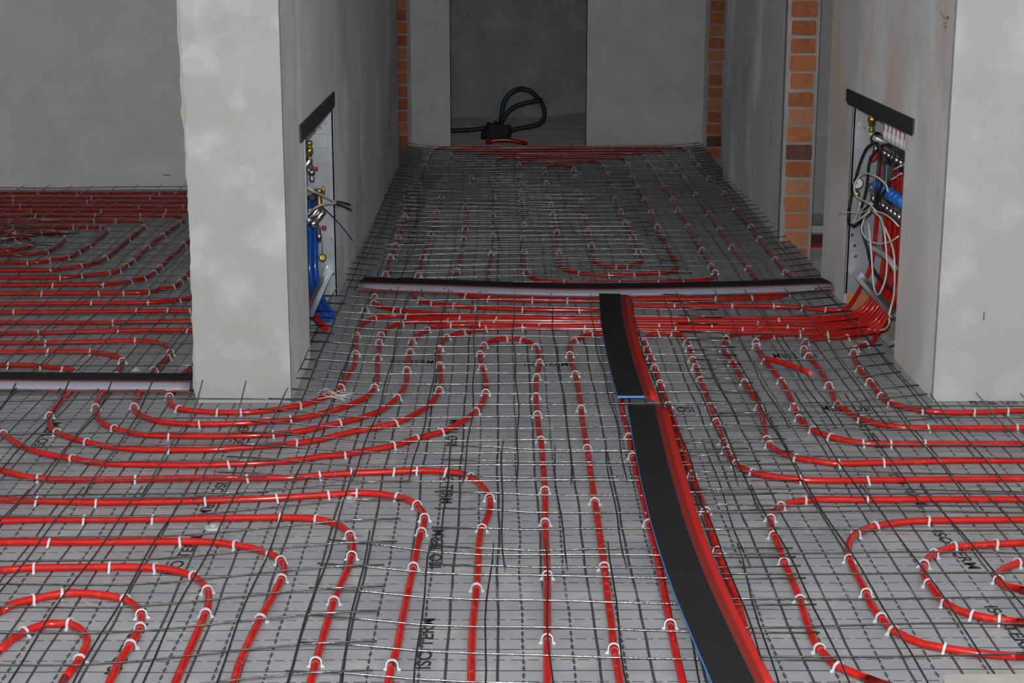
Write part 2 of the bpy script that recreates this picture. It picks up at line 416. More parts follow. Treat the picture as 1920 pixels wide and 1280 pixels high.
def clip(parent, p, t, z=0., tilt=0.):
    o = bpy.data.objects.new('clip', CLIP); COL.objects.link(o); o.parent = parent
    o.location = (p.x, p.y, z); o.rotation_euler = (tilt, 0, math.atan2(t.y, t.x) + math.pi / 2); return o
def pipe(pts, label, clips='auto', tail=None, head=None, group='red floor heating pipes', sp=(.22, .38), m=None, cfrom=0., cto=1e9, cat='pipe', name='heating_pipe', r=PR, zz=PZ):
    fp = [fl(x, y, zz) for x, y in pts]
    def off(q): return q[0] < -40 or q[0] > 1960 or q[1] > 1284
    def ext(a, b):
        d = (a - b).normalized(); L = .9
        if d.x < -.05: L = min(L, (a.x + 3.24) / -d.x)
        if d.x > .05: L = min(L, (3.24 - a.x) / d.x)
        return a + d * max(L, .02)
    if off(pts[-1]) and not tail: fp.append(ext(fp[-1], fp[-2]))      # the run goes on out of view
    if off(pts[0]) and not head: fp.insert(0, ext(fp[0], fp[1]))
    full = ([Vector(q) for q in head] if head else []) + fp + ([Vector(q) for q in tail] if tail else [])
    full = [full[0]] + [b for a, b in zip(full, full[1:]) if (a - b).length > .012]
    s = spline(full, .025)
    o = MB().tube(s, r, 10).build(name, m or M['pipe'], None, True); tag(o, label, cat, group)
    if clips == 'auto':
        acc = 0; nxt = R.uniform(.05, .2); tot = 0
        for i in range(2, len(s) - 2):
            L = (s[i] - s[i - 1]).length; tot += L
            a = (s[i] - s[i - 2]).normalized(); b = (s[i + 2] - s[i]).normalized()
            curv = a.angle(b, 0)
            acc += L * (1 + min(curv * 9, 1.6))
            if acc > nxt and abs(s[i].z - zz) < .004 and cfrom < tot < cto:
                clip(o, s[i], s[i + 1] - s[i - 1], 0, R.uniform(-.25, .25)); acc = 0; nxt = R.uniform(*sp)
    elif clips:
        for x, y in clips:
            q = fl(x, y, .012); i = min(range(1, len(s) - 1), key=lambda k: (s[k] - q).length_squared)
            clip(o, s[i], s[i + 1] - s[i - 1], 0, R.uniform(-.25, .25))
    return o
# left foreground loops, from the corner outwards
pipe([(-60, 1262), (-5, 1222), (20, 1200), (45, 1185), (90, 1169), (131, 1169), (156, 1185), (163, 1203), (150, 1235), (122, 1271), (100, 1310)], 'red pipe bend in the very bottom left corner, innermost of the loops',
     [(45, 1187), (110, 1169), (150, 1233)])
pipe([(-70, 1172), (0, 1146), (27, 1131), (59, 1124), (113, 1113), (159, 1112), (204, 1117), (236, 1124), (256, 1137), (265, 1153), (263, 1176), (245, 1208), (222, 1244), (200, 1290)], 'second red pipe loop out from the bottom left corner',
     [(58, 1125), (114, 1114), (222, 1121), (265, 1145), (262, 1178), (245, 1207)])
pipe([(-90, 1073), (0, 1069), (45, 1065), (91, 1064), (181, 1063), (249, 1063), (295, 1065), (335, 1071), (363, 1080), (383, 1097), (391, 1115), (389, 1140), (376, 1171), (358, 1212), (340, 1253), (322, 1295)], 'third red pipe loop out from the bottom left corner',
     [(65, 1065), (207, 1064), (291, 1066), (352, 1076), (388, 1107), (383, 1150), (330, 1276)])
pipe([(-90, 1017), (0, 1016), (91, 1016), (181, 1016), (272, 1015), (340, 1015), (399, 1016), (444, 1022), (480, 1029), (508, 1038), (526, 1051), (533, 1067), (528, 1085), (512, 1117), (494, 1149), (471, 1194), (449, 1244), (434, 1292)], 'fourth red pipe loop out from the bottom left corner',
     [(93, 1017), (330, 1015), (447, 1022), (493, 1034), (524, 1051), (527, 1084), (489, 1157)])
pipe([(-90, 978), (0, 976), (91, 974), (181, 974), (286, 973), (408, 971), (499, 970), (544, 970), (594, 973), (627, 981), (650, 995), (659, 1013), (661, 1035), (650, 1072), (632, 1110), (614, 1165), (594, 1235), (578, 1295)], 'fifth red pipe loop out from the bottom left corner',
     [(150, 975), (287, 973), (527, 970), (597, 974), (657, 1006), (656, 1045), (630, 1122), (595, 1237)])
pipe([(-90, 936), (0, 937), (91, 939), (181, 942), (272, 941), (363, 939), (453, 936), (521, 933), (589, 929), (640, 926), (668, 924), (713, 926), (745, 931), (772, 940), (790, 956), (796, 972), (793, 990), (784, 1017), (775, 1063), (765, 1108), (754, 1162), (745, 1212), (736, 1244), (724, 1295)], 'sixth red pipe loop out from the bottom left corner',
     [(61, 939), (181, 941), (389, 939), (522, 934), (620, 927), (670, 925), (727, 928), (776, 944), (794, 970), (789, 997), (778, 1062), (736, 1247)])
pipe([(-60, 862), (0, 881), (27, 888), (59, 895), (113, 899), (181, 899), (254, 898), (363, 896), (467, 896), (544, 895), (600, 891), (659, 887), (736, 884), (781, 882), (836, 884), (872, 890), (899, 906), (915, 927), (919, 949), (913, 972), (901, 999), (897, 1035), (895, 1085), (890, 1135), (885, 1190), (883, 1295)], 'outermost red pipe loop of the left foreground, turning down at mid floor',
     [(78, 897), (255, 898), (469, 896), (594, 893), (660, 887), (739, 885), (785, 882), (841, 885), (875, 893), (913, 930), (904, 990), (894, 1102)])
pipe([(-60, 760), (-20, 795), (0, 809), (23, 825), (45, 838), (82, 850), (136, 860), (190, 868), (272, 871), (363, 872), (431, 870), (499, 867), (567, 861), (600, 856), (645, 852), (691, 844), (736, 836), (781, 822), (827, 810), (858, 795), (886, 777), (901, 761), (910, 741), (911, 716), (906, 696), (901, 672), (901, 656), (908, 647), (920, 640), (933, 636), (950, 634), (967, 634), (980, 637), (993, 642), (1004, 650), (1009, 662), (1012, 679), (1009, 696), (1005, 716), (1005, 743), (1007, 773), (1010, 803), (1015, 831), (1019, 881), (1022, 927), (1022, 972), (1024, 1026), (1026, 1072), (1026, 1131), (1026, 1180), (1026, 1295)],
     'long red pipe curving from the left edge into a hairpin, then straight down the middle',
     [(4, 811), (140, 860), (431, 870), (645, 852), (737, 836), (790, 819), (826, 810), (895, 770), (909, 735), (906, 685), (902, 660), (910, 646), (947, 634), (977, 636), (1004, 650), (1010, 678), (1004, 707), (1005, 740), (1006, 775), (1014, 823), (1021, 922), (1022, 975), (1026, 1078), (1026, 1200)])
# pipes that run from the left room, past the left pier, into the bundle to the right cabinet
def vert(i, y0, n=9):                        # rise of pipe i inside the right cabinet
    Yv = 6.03 - .04 * i; Xv = 1.405 + .012 * (i % 2)
    return [(1.315, (y0 + Yv) / 2 + .0, .022), (1.375, Yv + .01, .085), (Xv, Yv, .19), (Xv, Yv, .34), (Xv, Yv, .66 if i % 2 else .5)]
def bundle(rowy, i, x0=1125):
    row = [(x0 + (1545 - x0) * k / 5, rowy + (596 + (rowy - 596) * 1.25 - rowy) * k / 5) for k in range(1, 6)]
    return row
def to_cab(pts, label, rowy, i, clips='auto', **kw):
    pp = pts + bundle(rowy, i)
    return pipe(pp, label, clips, tail=vert(i, fl(*pp[-1]).y), **kw)
to_cab([(-60, 685), (0, 685), (59, 685), (95, 688), (119, 690), (135, 693), (142, 699), (141, 708), (137, 722), (131, 736), (113, 754), (97, 773), (91, 786), (95, 800), (107, 811), (131, 820), (163, 829), (204, 837), (254, 842), (317, 843), (385, 843), (453, 839), (499, 836), (553, 831), (600, 824), (645, 813), (691, 804), (741, 793), (781, 775), (804, 759), (820, 739), (827, 718), (825, 689), (824, 669), (824, 654), (829, 642), (839, 632), (852, 627), (869, 622), (896, 618), (930, 615), (980, 614), (1037, 615), (1125, 616)],
       'red pipe swept widest around the left pier, lowest of the four', 616, 4, [(20, 685), (75, 687), (107, 689), (141, 700), (93, 778), (105, 810), (163, 829), (320, 843), (553, 831), (740, 794), (826, 730), (824, 685), (825, 652), (840, 632), (872, 622), (915, 616), (980, 614), (1090, 616), (1262, 618), (1390, 620), (1500, 621)])
to_cab([(-60, 661), (0, 660), (89, 659), (172, 660), (198, 664), (218, 668), (228, 673), (229, 683), (224, 696), (212, 712), (195, 734), (184, 750), (179, 768), (186, 786), (199, 797), (215, 804), (245, 811), (281, 816), (317, 817), (385, 818), (453, 817), (512, 814), (567, 808), (603, 800), (636, 793), (673, 784), (709, 772), (736, 754), (752, 736), (762, 715), (763, 689), (767, 669), (770, 652), (773, 639), (783, 630), (795, 622), (809, 615), (829, 611), (862, 609), (930, 610), (997, 611), (1125, 611)],
       'red pipe second from the lowest around the left pier', 611, 3, [(90, 659), (173, 660), (228, 675), (222, 702), (181, 762), (214, 804), (318, 817), (513, 814), (635, 793), (748, 742), (764, 690), (769, 657), (775, 637), (805, 616), (843, 610), (900, 609), (1005, 611), (1240, 613), (1330, 614), (1470, 616)])
to_cab([(-60, 644), (0, 643), (85, 643), (198, 640), (255, 639), (297, 642), (313, 649), (319, 657), (317, 667), (301, 682), (285, 698), (275, 716), (263, 736), (254, 752), (252, 766), (261, 777), (277, 784), (304, 791), (340, 794), (376, 795), (431, 794), (490, 791), (544, 786), (589, 779), (600, 776), (645, 763), (686, 745), (702, 727), (707, 709), (708, 689), (708, 669), (710, 649), (713, 632), (720, 622), (735, 612), (752, 606), (775, 602), (815, 603), (862, 604), (963, 605), (1125, 606)],
       'red pipe second from the top around the left pier', 606, 2, [(85, 643), (256, 639), (318, 659), (314, 670), (291, 692), (253, 758), (378, 795), (547, 786), (702, 725), (708, 668), (711, 640), (714, 628), (752, 606), (843, 603), (935, 605), (1130, 607), (1420, 608)])
to_cab([(-60, 627), (0, 625), (89, 624), (178, 621), (277, 619), (352, 619), (372, 621), (386, 628), (390, 640), (383, 658), (362, 686), (346, 698), (333, 716), (322, 734), (317, 748), (322, 759), (335, 766), (363, 770), (408, 773), (453, 773), (499, 770), (560, 760), (587, 753), (610, 744), (627, 736), (639, 726), (647, 712), (657, 696), (666, 679), (667, 655), (668, 635), (671, 618), (684, 605), (701, 597), (721, 593), (748, 592), (795, 595), (862, 598), (963, 600), (1125, 601)],
       'red pipe hugging the foot of the left pier most closely', 601, 1, [(68, 624), (223, 620), (352, 619), (356, 690), (316, 744), (333, 765), (407, 773), (450, 773), (563, 759), (640, 725), (668, 660), (670, 625), (702, 597), (754, 592), (860, 598), (930, 600), (1300, 602), (1465, 603)])
# left room pipes: nested turns behind the pier and in the middle of the room
def lrow(y): return [(380, y), (300, y), (200, y), (100, y), (0, y), (-80, y + .5)]
LT = {361.4: [(430, 361.6), (470, 362.5)], 370.3: [(420, 370.5), (450, 371.5)], 378.6: [(410, 379), (432, 380.5)], 387.1: [(400, 387.4), (415, 389.5)], 395.4: [(390, 396), (399, 399)]}
pipe([(-80, 605), (0, 605), (99, 605), (198, 605), (297, 603), (370, 602), (420, 596), (450, 580), (480, 540), (510, 480), (530, 430), (538, 395), (530, 378), (505, 367)] + LT[361.4][::-1] + lrow(361.4),
     'red pipe along the foot of the left room back wall, outermost turn', [(216, 604), (68, 362), (142, 362), (300, 361), (330, 361)])
pipe([(-80, 587), (0, 586), (99, 585), (198, 584), (297, 583), (370, 583), (405, 578), (430, 565), (455, 530), (485, 470), (500, 425), (505, 398), (495, 382), (475, 374)] + LT[370.3][::-1] + lrow(370.3),
     'second red pipe from the left room back wall, turning behind the pier', [(33, 585), (261, 583), (308, 583), (358, 583), (28, 370), (170, 370), (282, 370)])
pipe([(-80, 571), (0, 570), (99, 569), (198, 568), (277, 567), (336, 562), (352, 559), (368, 555), (385, 545), (410, 520), (440, 475), (465, 425), (468, 402), (458, 388)] + LT[378.6][::-1] + lrow(378.6),
     'third red pipe from the left room back wall, turning behind the pier', [(172, 568), (282, 567), (340, 561), (25, 379), (160, 379)])
pipe([(-80, 552), (0, 551), (119, 550), (233, 549), (277, 547), (307, 541), (325, 539), (338, 528), (350, 516), (364, 496), (385, 472), (410, 440), (432, 410), (430, 396)] + LT[387.1][::-1] + lrow(387.1),
     'fourth red pipe from the left room back wall, passing out of sight behind the pier', [(76, 550), (185, 549), (233, 549), (281, 547), (326, 537), (338, 527), (348, 517), (37, 387), (257, 387), (349, 387)])
pipe([(-80, 536), (0, 535), (99, 534), (192, 533), (245, 527), (269, 521), (281, 516), (293, 508), (305, 496), (317, 484), (332, 471), (346, 457), (364, 443), (385, 425), (402, 410), (404, 403)] + LT[395.4][::-1] + lrow(395.4),
     'fifth red pipe from the left room back wall, edge just showing by the pier', [(98, 534), (192, 533), (246, 527), (273, 520), (291, 511), (302, 500), (345, 458), (58, 395), (188, 395), (314, 395)])
pipe([(-80, 521), (0, 520), (113, 520), (152, 517), (204, 512), (222, 508), (237, 498), (253, 486), (277, 463), (305, 441), (330, 423), (344, 413), (342, 407), (329, 404), (307, 404), (198, 404), (67, 404), (0, 405), (-80, 406)],
     'red pipe forming the widest turn fully in view in the left room', [(114, 520), (152, 517), (205, 512), (221, 507), (239, 497), (252, 487), (277, 462), (306, 440), (335, 418), (308, 404), (260, 404), (180, 404), (67, 404)])
pipe([(-80, 508), (0, 507), (95, 506), (119, 503), (152, 499), (178, 493), (194, 486), (208, 475), (222, 463), (247, 443), (267, 427), (272, 420), (266, 416), (257, 414), (218, 414), (178, 414), (59, 415), (0, 416), (-80, 417)],
     'second widest red pipe turn in the left room', [(95, 506), (153, 499), (196, 484), (241, 448), (270, 424), (221, 414), (180, 414), (20, 416)])
pipe([(-80, 493), (0, 492), (53, 492), (79, 491), (101, 487), (119, 485), (137, 478), (150, 471), (166, 461), (182, 449), (198, 435), (200, 430), (192, 427), (166, 425), (139, 425), (59, 425), (0, 426), (-80, 427)],
     'third widest red pipe turn in the left room', [(53, 492), (101, 488), (130, 481), (148, 472), (165, 461), (200, 431), (192, 427), (166, 425), (143, 425), (27, 425)])
pipe([(-80, 479), (0, 478), (40, 477), (65, 476), (87, 472), (99, 467), (111, 459), (121, 447), (120, 441), (107, 437), (79, 436), (30, 436), (0, 438), (-80, 441)],
     'fourth widest red pipe turn in the left room', [(90, 471), (121, 445), (78, 436), (30, 436)])
pipe([(-50, 466), (-10, 470), (25, 469), (50, 464), (61, 456), (58, 448), (42, 445), (26, 448), (12, 451), (-10, 456), (-60, 462)],
     'smallest red pipe turn at the centre of the left room', [(9, 452), (28, 448)])
# the corridor double spiral, one continuous pipe
P1 = [(810, 284), (798, 309), (784, 340), (774, 373), (760, 404), (747, 445), (743, 457), (733, 479), (723, 514), (712, 536)]
P2 = [(846, 290), (843, 302), (834, 335), (828, 366), (820, 395), (808, 437), (793, 482), (784, 516), (779, 536)]
P3 = [(890, 297), (889, 307), (884, 333), (882, 345), (877, 368), (873, 386), (872, 427), (870, 445), (866, 471), (857, 507), (856, 530)]
P4 = [(931, 303), (927, 312), (926, 333), (925, 368), (924, 402), (924, 441), (921, 475), (915, 514)]
P5 = [(974, 308), (975, 325), (977, 343), (978, 360), (979, 374), (982, 420), (980, 444), (983, 472), (984, 501)]
P6 = [(1021, 315), (1023, 323), (1025, 341), (1028, 370), (1033, 383), (1036, 400), (1044, 432), (1048, 473), (1050, 496)]
P7 = [(1075, 317), (1078, 331), (1084, 355), (1090, 376), (1096, 404), (1102, 429), (1109, 459), (1113, 480)]
P8 = [(1131, 311), (1137, 325), (1148, 349), (1153, 371), (1163, 394), (1171, 415), (1187, 444), (1197, 472), (1203, 486)]
P9 = [(1177, 307), (1186, 328), (1196, 349), (1208, 372), (1220, 395), (1232, 423), (1251, 463), (1268, 492)]
P10 = [(1214, 301), (1226, 317), (1243, 348), (1261, 371), (1270, 393), (1290, 422), (1316, 468), (1333, 498), (1341, 511)]
P11 = [(1251, 292), (1267, 312), (1283, 333), (1304, 363), (1329, 400), (1348, 428), (1372, 464), (1403, 503), (1416, 519)]
P12 = [(1291, 285), (1297, 293), (1309, 309), (1329, 332), (1357, 361), (1378, 389), (1408, 424), (1423, 446), (1453, 486), (1473, 511), (1489, 528)]
def far(xa, xb, y):                          # turn at the far end between two runs
    d = 16; return [(xa + 7, y + 3.2), (xa + d + 8, y)] + [(xa + d + 8 + (xb - xa - 2 * d - 16) * k / 4, y) for k in (1, 2, 3, 4)] + [(xb - 7, y + 3.2)]
U1 = [(1125, 596), (1050, 596), (963, 594), (862, 591), (795, 586), (755, 583), (728, 578), (708, 573), (699, 565), (704, 553)]
U3 = [(1489, 545), (1470, 552), (1455, 557), (1410, 559), (1340, 561), (1268, 561), (1200, 562), (1125, 564), (1064, 564), (963, 562), (916, 560), (876, 554), (858, 545)]
T3 = [(1336, 520), (1312, 526), (1256, 529), (1198, 530), (1131, 530), (1047, 529), (1014, 526), (997, 521), (988, 511)]
T1 = [(1199, 493), (1187, 497), (1173, 500), (1155, 501), (1138, 500), (1122, 496), (1113, 489)]
T2 = [(1052, 502), (1065, 507), (1088, 512), (1112, 515), (1143, 516), (1173, 516), (1204, 514), (1234, 512), (1260, 508), (1270, 502)]
T4 = [(918, 526), (930, 535), (960, 540), (1100, 543), (1250, 542), (1370, 538), (1405, 532), (1417, 525)]
U2 = [(775, 549), (782, 560), (795, 565), (812, 569), (852, 573), (893, 576), (980, 580), (1060, 581), (1125, 581), (1200, 575), (1290, 574), (1372, 574), (1451, 574), (1504, 577), (1549, 581)]
loop = (U1 + P1[::-1] + far(811, 1290, 277) + P12 + U3 + P3[::-1] + far(890, 1214, 288) + P10 + T3 + P5[::-1] + far(974, 1131, 302) + P8 + T1 + P7[::-1] + far(1021, 1075, 309)[::-1] + P6 + T2 + P9[::-1] + far(931, 1177, 295)[::-1] + P4 + T4 + P11[::-1] + far(846, 1251, 282)[::-1] + P2 + U2)
cl = [q for P in (P1, P2, P3, P4, P5, P6, P7, P8, P9, P10, P11, P12) for q in P[:-1]]
cl += [(699, 566), (702, 556), (735, 580), (756, 583), (812, 569), (855, 573), (893, 576), (981, 580), (1081, 581), (1266, 574), (1372, 574), (1450, 574), (1505, 577), (1548, 581), (872, 553), (916, 560), (1004, 562), (1064, 564), (1345, 561), (1412, 559), (1480, 549), (1150, 501), (1172, 500), (1090, 512), (1138, 516), (1195, 515), (1233, 512), (1160, 530), (1235, 529), (1283, 528), (1059, 529), (790, 562), (1341, 511), (986, 508)]
b1 = bundle(596, 0)
pipe(loop, 'dark red pipe laid as the long double spiral on the corridor floor', cl,
     head=vert(0, 6.05)[::-1] + [fl(x, y, PZ) for x, y in b1[::-1]], tail=[(1.30, 6.13, .02), (1.36, 6.2, .075), (1.40, 6.2, .17), (1.41, 6.19, .34), (1.41, 6.19, .6)])
# pipes between the bundle and the right foreground
pipe([(1164, 1295), (1158, 1253), (1151, 1217), (1146, 1167), (1139, 1117), (1133, 1063), (1126, 1017), (1121, 981), (1115, 940), (1108, 890), (1101, 841), (1094, 803), (1089, 762), (1083, 724), (1077, 695), (1071, 675), (1067, 658), (1069, 647), (1077, 638), (1090, 631), (1107, 627), (1128, 625), (1143, 627), (1153, 636), (1157, 655), (1159, 700), (1165, 755), (1169, 782), (1178, 813), (1185, 850), (1194, 890), (1205, 931), (1216, 981), (1230, 1035), (1240, 1085), (1252, 1145), (1264, 1210), (1284, 1295)],
     'red pipe hairpin running under the black joint strip, just left of it', [(1150, 1218), (1134, 1063), (1115, 940), (1100, 838), (1088, 763), (1070, 663), (1083, 636), (1110, 627), (1178, 815), (1186, 856), (1219, 980), (1256, 1170), (1078, 700)])
pipe([(1440, 1330), (1400, 1190), (1380, 1120), (1366, 1085), (1355, 1058), (1343, 1026), (1332, 990), (1323, 958), (1312, 927), (1298, 890), (1287, 862), (1277, 830), (1268, 800), (1257, 770), (1247, 745), (1236, 715), (1227, 689), (1220, 670), (1213, 655), (1208, 641), (1210, 633), (1219, 627), (1234, 625), (1249, 624), (1263, 625), (1276, 629), (1286, 638), (1292, 651), (1297, 670), (1305, 689), (1313, 712), (1321, 730), (1332, 759), (1343, 791), (1354, 822), (1362, 845), (1373, 863), (1389, 875), (1411, 886), (1461, 895), (1502, 899), (1552, 901), (1629, 900), (1711, 899), (1824, 898), (1990, 897)],
     'red pipe hairpin right of the black joint strip, turning away to the right edge', [(1209, 640), (1213, 655), (1221, 670), (1228, 689), (1237, 719), (1249, 758), (1234, 625), (1257, 625), (1286, 640), (1292, 653), (1297, 671), (1305, 689), (1313, 711), (1332, 759), (1344, 790), (1358, 828), (1362, 845), (1375, 866), (1412, 886), (1502, 899), (1628, 900), (1297, 886), (1323, 953), (1346, 1030)])
pipe([(1990, 863), (1824, 863), (1733, 865), (1656, 867), (1575, 869), (1534, 865), (1493, 858), (1461, 847), (1443, 834), (1436, 818), (1432, 791), (1421, 759), (1405, 731), (1387, 704), (1371, 677), (1358, 659), (1357, 644), (1365, 633), (1380, 627), (1402, 624), (1425, 623), (1500, 623), (1548, 621)],
     'red pipe fourth from the right pier, joining the bundle from the right edge', [(1357, 655), (1366, 635), (1372, 678), (1394, 717), (1421, 760), (1436, 820), (1441, 832), (1493, 860), (1575, 868), (1658, 867)], tail=vert(5, fl(1548, 621).y))
pipe([(1990, 833), (1824, 832), (1733, 832), (1670, 832), (1622, 831), (1588, 826), (1557, 819), (1534, 811), (1516, 800), (1498, 784), (1489, 763), (1475, 732), (1462, 711), (1447, 692), (1432, 674), (1421, 655), (1417, 646), (1421, 637), (1436, 631), (1462, 627), (1500, 626), (1552, 626)],
     'red pipe third from the right pier, beside the short loose stub', [(1417, 648), (1421, 640), (1434, 678), (1462, 712), (1489, 762), (1501, 785), (1523, 805), (1559, 819), (1622, 831), (1671, 832), (1733, 832), (1446, 629), (1500, 626), (1550, 626)], tail=vert(6, fl(1552, 626).y))
pipe([(1990, 802), (1824, 802), (1742, 802), (1688, 801), (1643, 794), (1615, 786), (1593, 775), (1570, 759), (1561, 741), (1554, 723), (1537, 692), (1522, 674), (1511, 659), (1506, 651), (1511, 642), (1526, 636), (1552, 634), (1590, 632)],
     'red pipe second from the right pier foot', [(1507, 655), (1513, 665), (1554, 724), (1568, 758), (1613, 786), (1744, 802), (1902, 802), (1515, 640), (1550, 634), (1588, 632)], tail=vert(7, fl(1590, 632).y))
pipe([(1990, 769), (1920, 770), (1887, 771), (1824, 773), (1779, 773), (1733, 770), (1697, 763), (1670, 757), (1652, 743), (1638, 725), (1627, 711), (1612, 692), (1603, 674), (1601, 660), (1609, 651), (1624, 646), (1639, 640)],
     'red pipe nearest the right pier foot, rising into the right cabinet', [(1603, 660), (1607, 690), (1631, 716), (1649, 742), (1665, 757), (1730, 770), (1824, 773), (1891, 771), (1609, 652), (1630, 645)],
     tail=[(1.318, 5.70, .025), (1.36, 5.72, .085), (1.4, 5.75, .2), (1.41, 5.76, .34), (1.41, 5.76, .5)])
# right foreground loops, from the right edge inwards
pipe([(1990, 1050), (1930, 1053), (1906, 1056), (1883, 1065), (1869, 1076), (1872, 1088), (1887, 1099), (1930, 1108), (1990, 1116)], 'red pipe bend at the right edge, innermost of the right loops', [(1905, 1057), (1873, 1086)])
pipe([(1990, 1015), (1925, 1017), (1865, 1020), (1824, 1023), (1788, 1025), (1761, 1033), (1742, 1045), (1733, 1058), (1733, 1076), (1742, 1094), (1756, 1113), (1774, 1131), (1797, 1144), (1824, 1153), (1874, 1162), (1920, 1167), (1990, 1172)], 'second red pipe loop in from the right edge',
     [(1867, 1020), (1790, 1025), (1748, 1040), (1733, 1060), (1742, 1092), (1775, 1131), (1812, 1150), (1877, 1162)])
pipe([(1990, 973), (1920, 974), (1824, 975), (1738, 976), (1688, 979), (1643, 986), (1615, 995), (1597, 1008), (1591, 1024), (1593, 1049), (1606, 1076), (1620, 1103), (1634, 1135), (1652, 1158), (1674, 1181), (1702, 1196), (1733, 1208), (1770, 1215), (1815, 1222), (1869, 1228), (1920, 1230), (1990, 1232)], 'third red pipe loop in from the right edge',
     [(1736, 976), (1642, 986), (1605, 1002), (1592, 1045), (1624, 1107), (1652, 1158), (1680, 1185), (1769, 1215)])
pipe([(1990, 936), (1824, 936), (1733, 936), (1625, 937), (1552, 936), (1507, 938), (1475, 945), (1455, 956), (1445, 972), (1448, 995), (1459, 1022), (1470, 1054), (1484, 1085), (1500, 1124), (1513, 1167), (1527, 1203), (1547, 1228), (1570, 1249), (1606, 1264), (1643, 1278), (1700, 1298)], 'outermost red pipe loop of the right foreground',
     [(1622, 937), (1507, 938), (1472, 947), (1446, 968), (1451, 1000), (1470, 1053), (1501, 1126), (1533, 1208), (1570, 1250)])
# loose stub
st = pipe([(1438, 672), (1470, 681), (1496, 690), (1519, 699)], 'short loose offcut of red pipe lying on the mesh by the right pier', None, group='loose offcuts', zz=.042)
p = fl(1519, 699, .042); q = fl(1496, 690, .042); d = (p - q).normalized()
MB().tube([p - d * .001, p + d * .0015], .0078, 10).build('cut_end', M['pipe_end'], st)
# loose clip that holds nothing
lc = bpy.data.objects.new('loose_clip', CLIP); COL.objects.link(lc); g0 = fl(685, 586); lc.location = (g0.x, g0.y, 0); lc.rotation_euler = (0, 0, .1)
tag(lc, 'empty white clip standing alone near the left end of the corridor strip', 'clip')

# ------------------------------------------------------------------ reinforcement mesh mats
def wire(pts, parent, r=.0021):
    return MB().tube(pts, r, 5).build('wire', M['steel'], parent, True)
def rebar_mat(label, x0, x1, y0, y1, dx, dy, z, rot=0., lift=None, seed=1, wav=.006, r=.0021, over=.05, phx=.0, phy=.0, bow=0.):
    rr = random.Random(seed); root = tag(empty('reinforcement_mesh'), label, 'wire mesh', 'reinforcing wire mesh mats')
    cx, cy = (x0 + x1) / 2, (y0 + y1) / 2; c, s = math.cos(rot), math.sin(rot)
    ph = [rr.uniform(0, 6.3) for _ in range(6)]
    def P(x, y, zz):
        u, v = x - cx, y - cy
        wz = wav * (math.sin(2.6 * x + ph[0]) * math.sin(2.1 * y + ph[1])) * .7
        v += bow * (u * u - ((x1 - x0) / 2) ** 2 * .5) + wav * 1.2 * math.sin(3.4 * x + ph[2] + 1.7 * y)
        u += wav * 1.2 * math.sin(2.9 * y + ph[3] + 2.1 * x)
        if lift: wz += lift(x, y)
        return (cx + u * c - v * s, cy + u * s + v * c, max(zz + wz, .004))
    y = y0 + phy
    while y <= y1 + 1e-6:
        a, b = x0 - over + rr.uniform(-.015, .015), x1 + over + rr.uniform(-.015, .015); n = max(6, int((b - a) / .11)); jy = rr.uniform(-.008, .008); j1 = rr.uniform(-.008, .008); pz = rr.uniform(0, 6.3)
        wire([P(a + (b - a) * i / n, y + jy + j1 * i / n + .003 * math.sin(i * 1.1 + pz), z + .0015 * math.sin(i * .9 + pz)) for i in range(n + 1)], root, r); y += dy
    x = x0 + phx
    while x <= x1 + 1e-6:
        a, b = y0 - over + rr.uniform(-.015, .015), y1 + over + rr.uniform(-.015, .015); n = max(6, int((b - a) / .11)); jx = rr.uniform(-.008, .008); j1 = rr.uniform(-.01, .01); pz = rr.uniform(0, 6.3)
        wire([P(x + jx + j1 * i / n + .003 * math.sin(i * 1.2 + pz), a + (b - a) * i / n, z + 2 * r + .0015 * math.sin(i * .8 + pz)) for i in range(n + 1)], root, r); x += dx
    return root
sm = lambda a, b, t: (lambda q: q * q * (3 - 2 * q))(min(1, max(0, (t - a) / (b - a))))
rebar_mat('wire mesh in the left foreground, its right edge bent up', -2.0, -.29, 2.6, 4.0, .135, .137, .023, .0, lambda x, y: .045 * sm(-.85, -.25, x), 3)
rebar_mat('wire mesh lying in front of the left pier', -2.3, -.64, 4.02, 4.86, .135, .13, .020, .01, lambda x, y: .05 * sm(4.7, 4.95, y), 4, phx=.05)
rebar_mat('wire mesh in the middle of the floor left of the lower joint strip', -.12, .66, 3.50, 4.42, .135, .128, .021, .0, lambda x, y: .012 * sm(.1, -.12, x), 5, over=.02)
rebar_mat('wire mesh at the bottom centre with its left ends lifted', -.36, .62, 2.62, 3.63, .135, .137, .024, -.01, lambda x, y: .03 * sm(-.05, -.4, x), 6, over=.03, phx=.07)
rebar_mat('shiny wire mesh between the left pier and the upper joint strip', -.64, .74, 4.12, 6.36, .14, .118, .024, -.012, lambda x, y: .02 * sm(-.35, -.68, x), 7, bow=-.02)
rebar_mat('wire mesh covering the corridor beyond the cross strip', -.545, 1.26, 6.45, 11.0, .128, .122, .024, -.004, lambda x, y: .02 * (sm(-.4, -.66, x) + sm(1.1, 1.36, x)), 8, wav=.010, r=.0016)
rebar_mat('second wire mesh lapped over the near half of the corridor', -.40, .70, 6.5, 9.6, .19, .13, .032, .012, None, 9, wav=.014, r=.0016, phy=.06)
rebar_mat('wire mesh in front of the right pier', .50, 2.4, 3.9, 4.88, .135, .13, .021, -.02, None, 10)
rebar_mat('wire mesh in the right foreground', .46, 2.0, 2.62, 4.0, .145, .137, .026, .008, None, 11, phx=.04)
rebar_mat('wire mesh between the bundle of pipes and the right pier', .68, 1.24, 4.6, 6.44, .14, .125, .026, .0, lambda x, y: .02 * sm(1.05, 1.3, x), 12, over=.04)
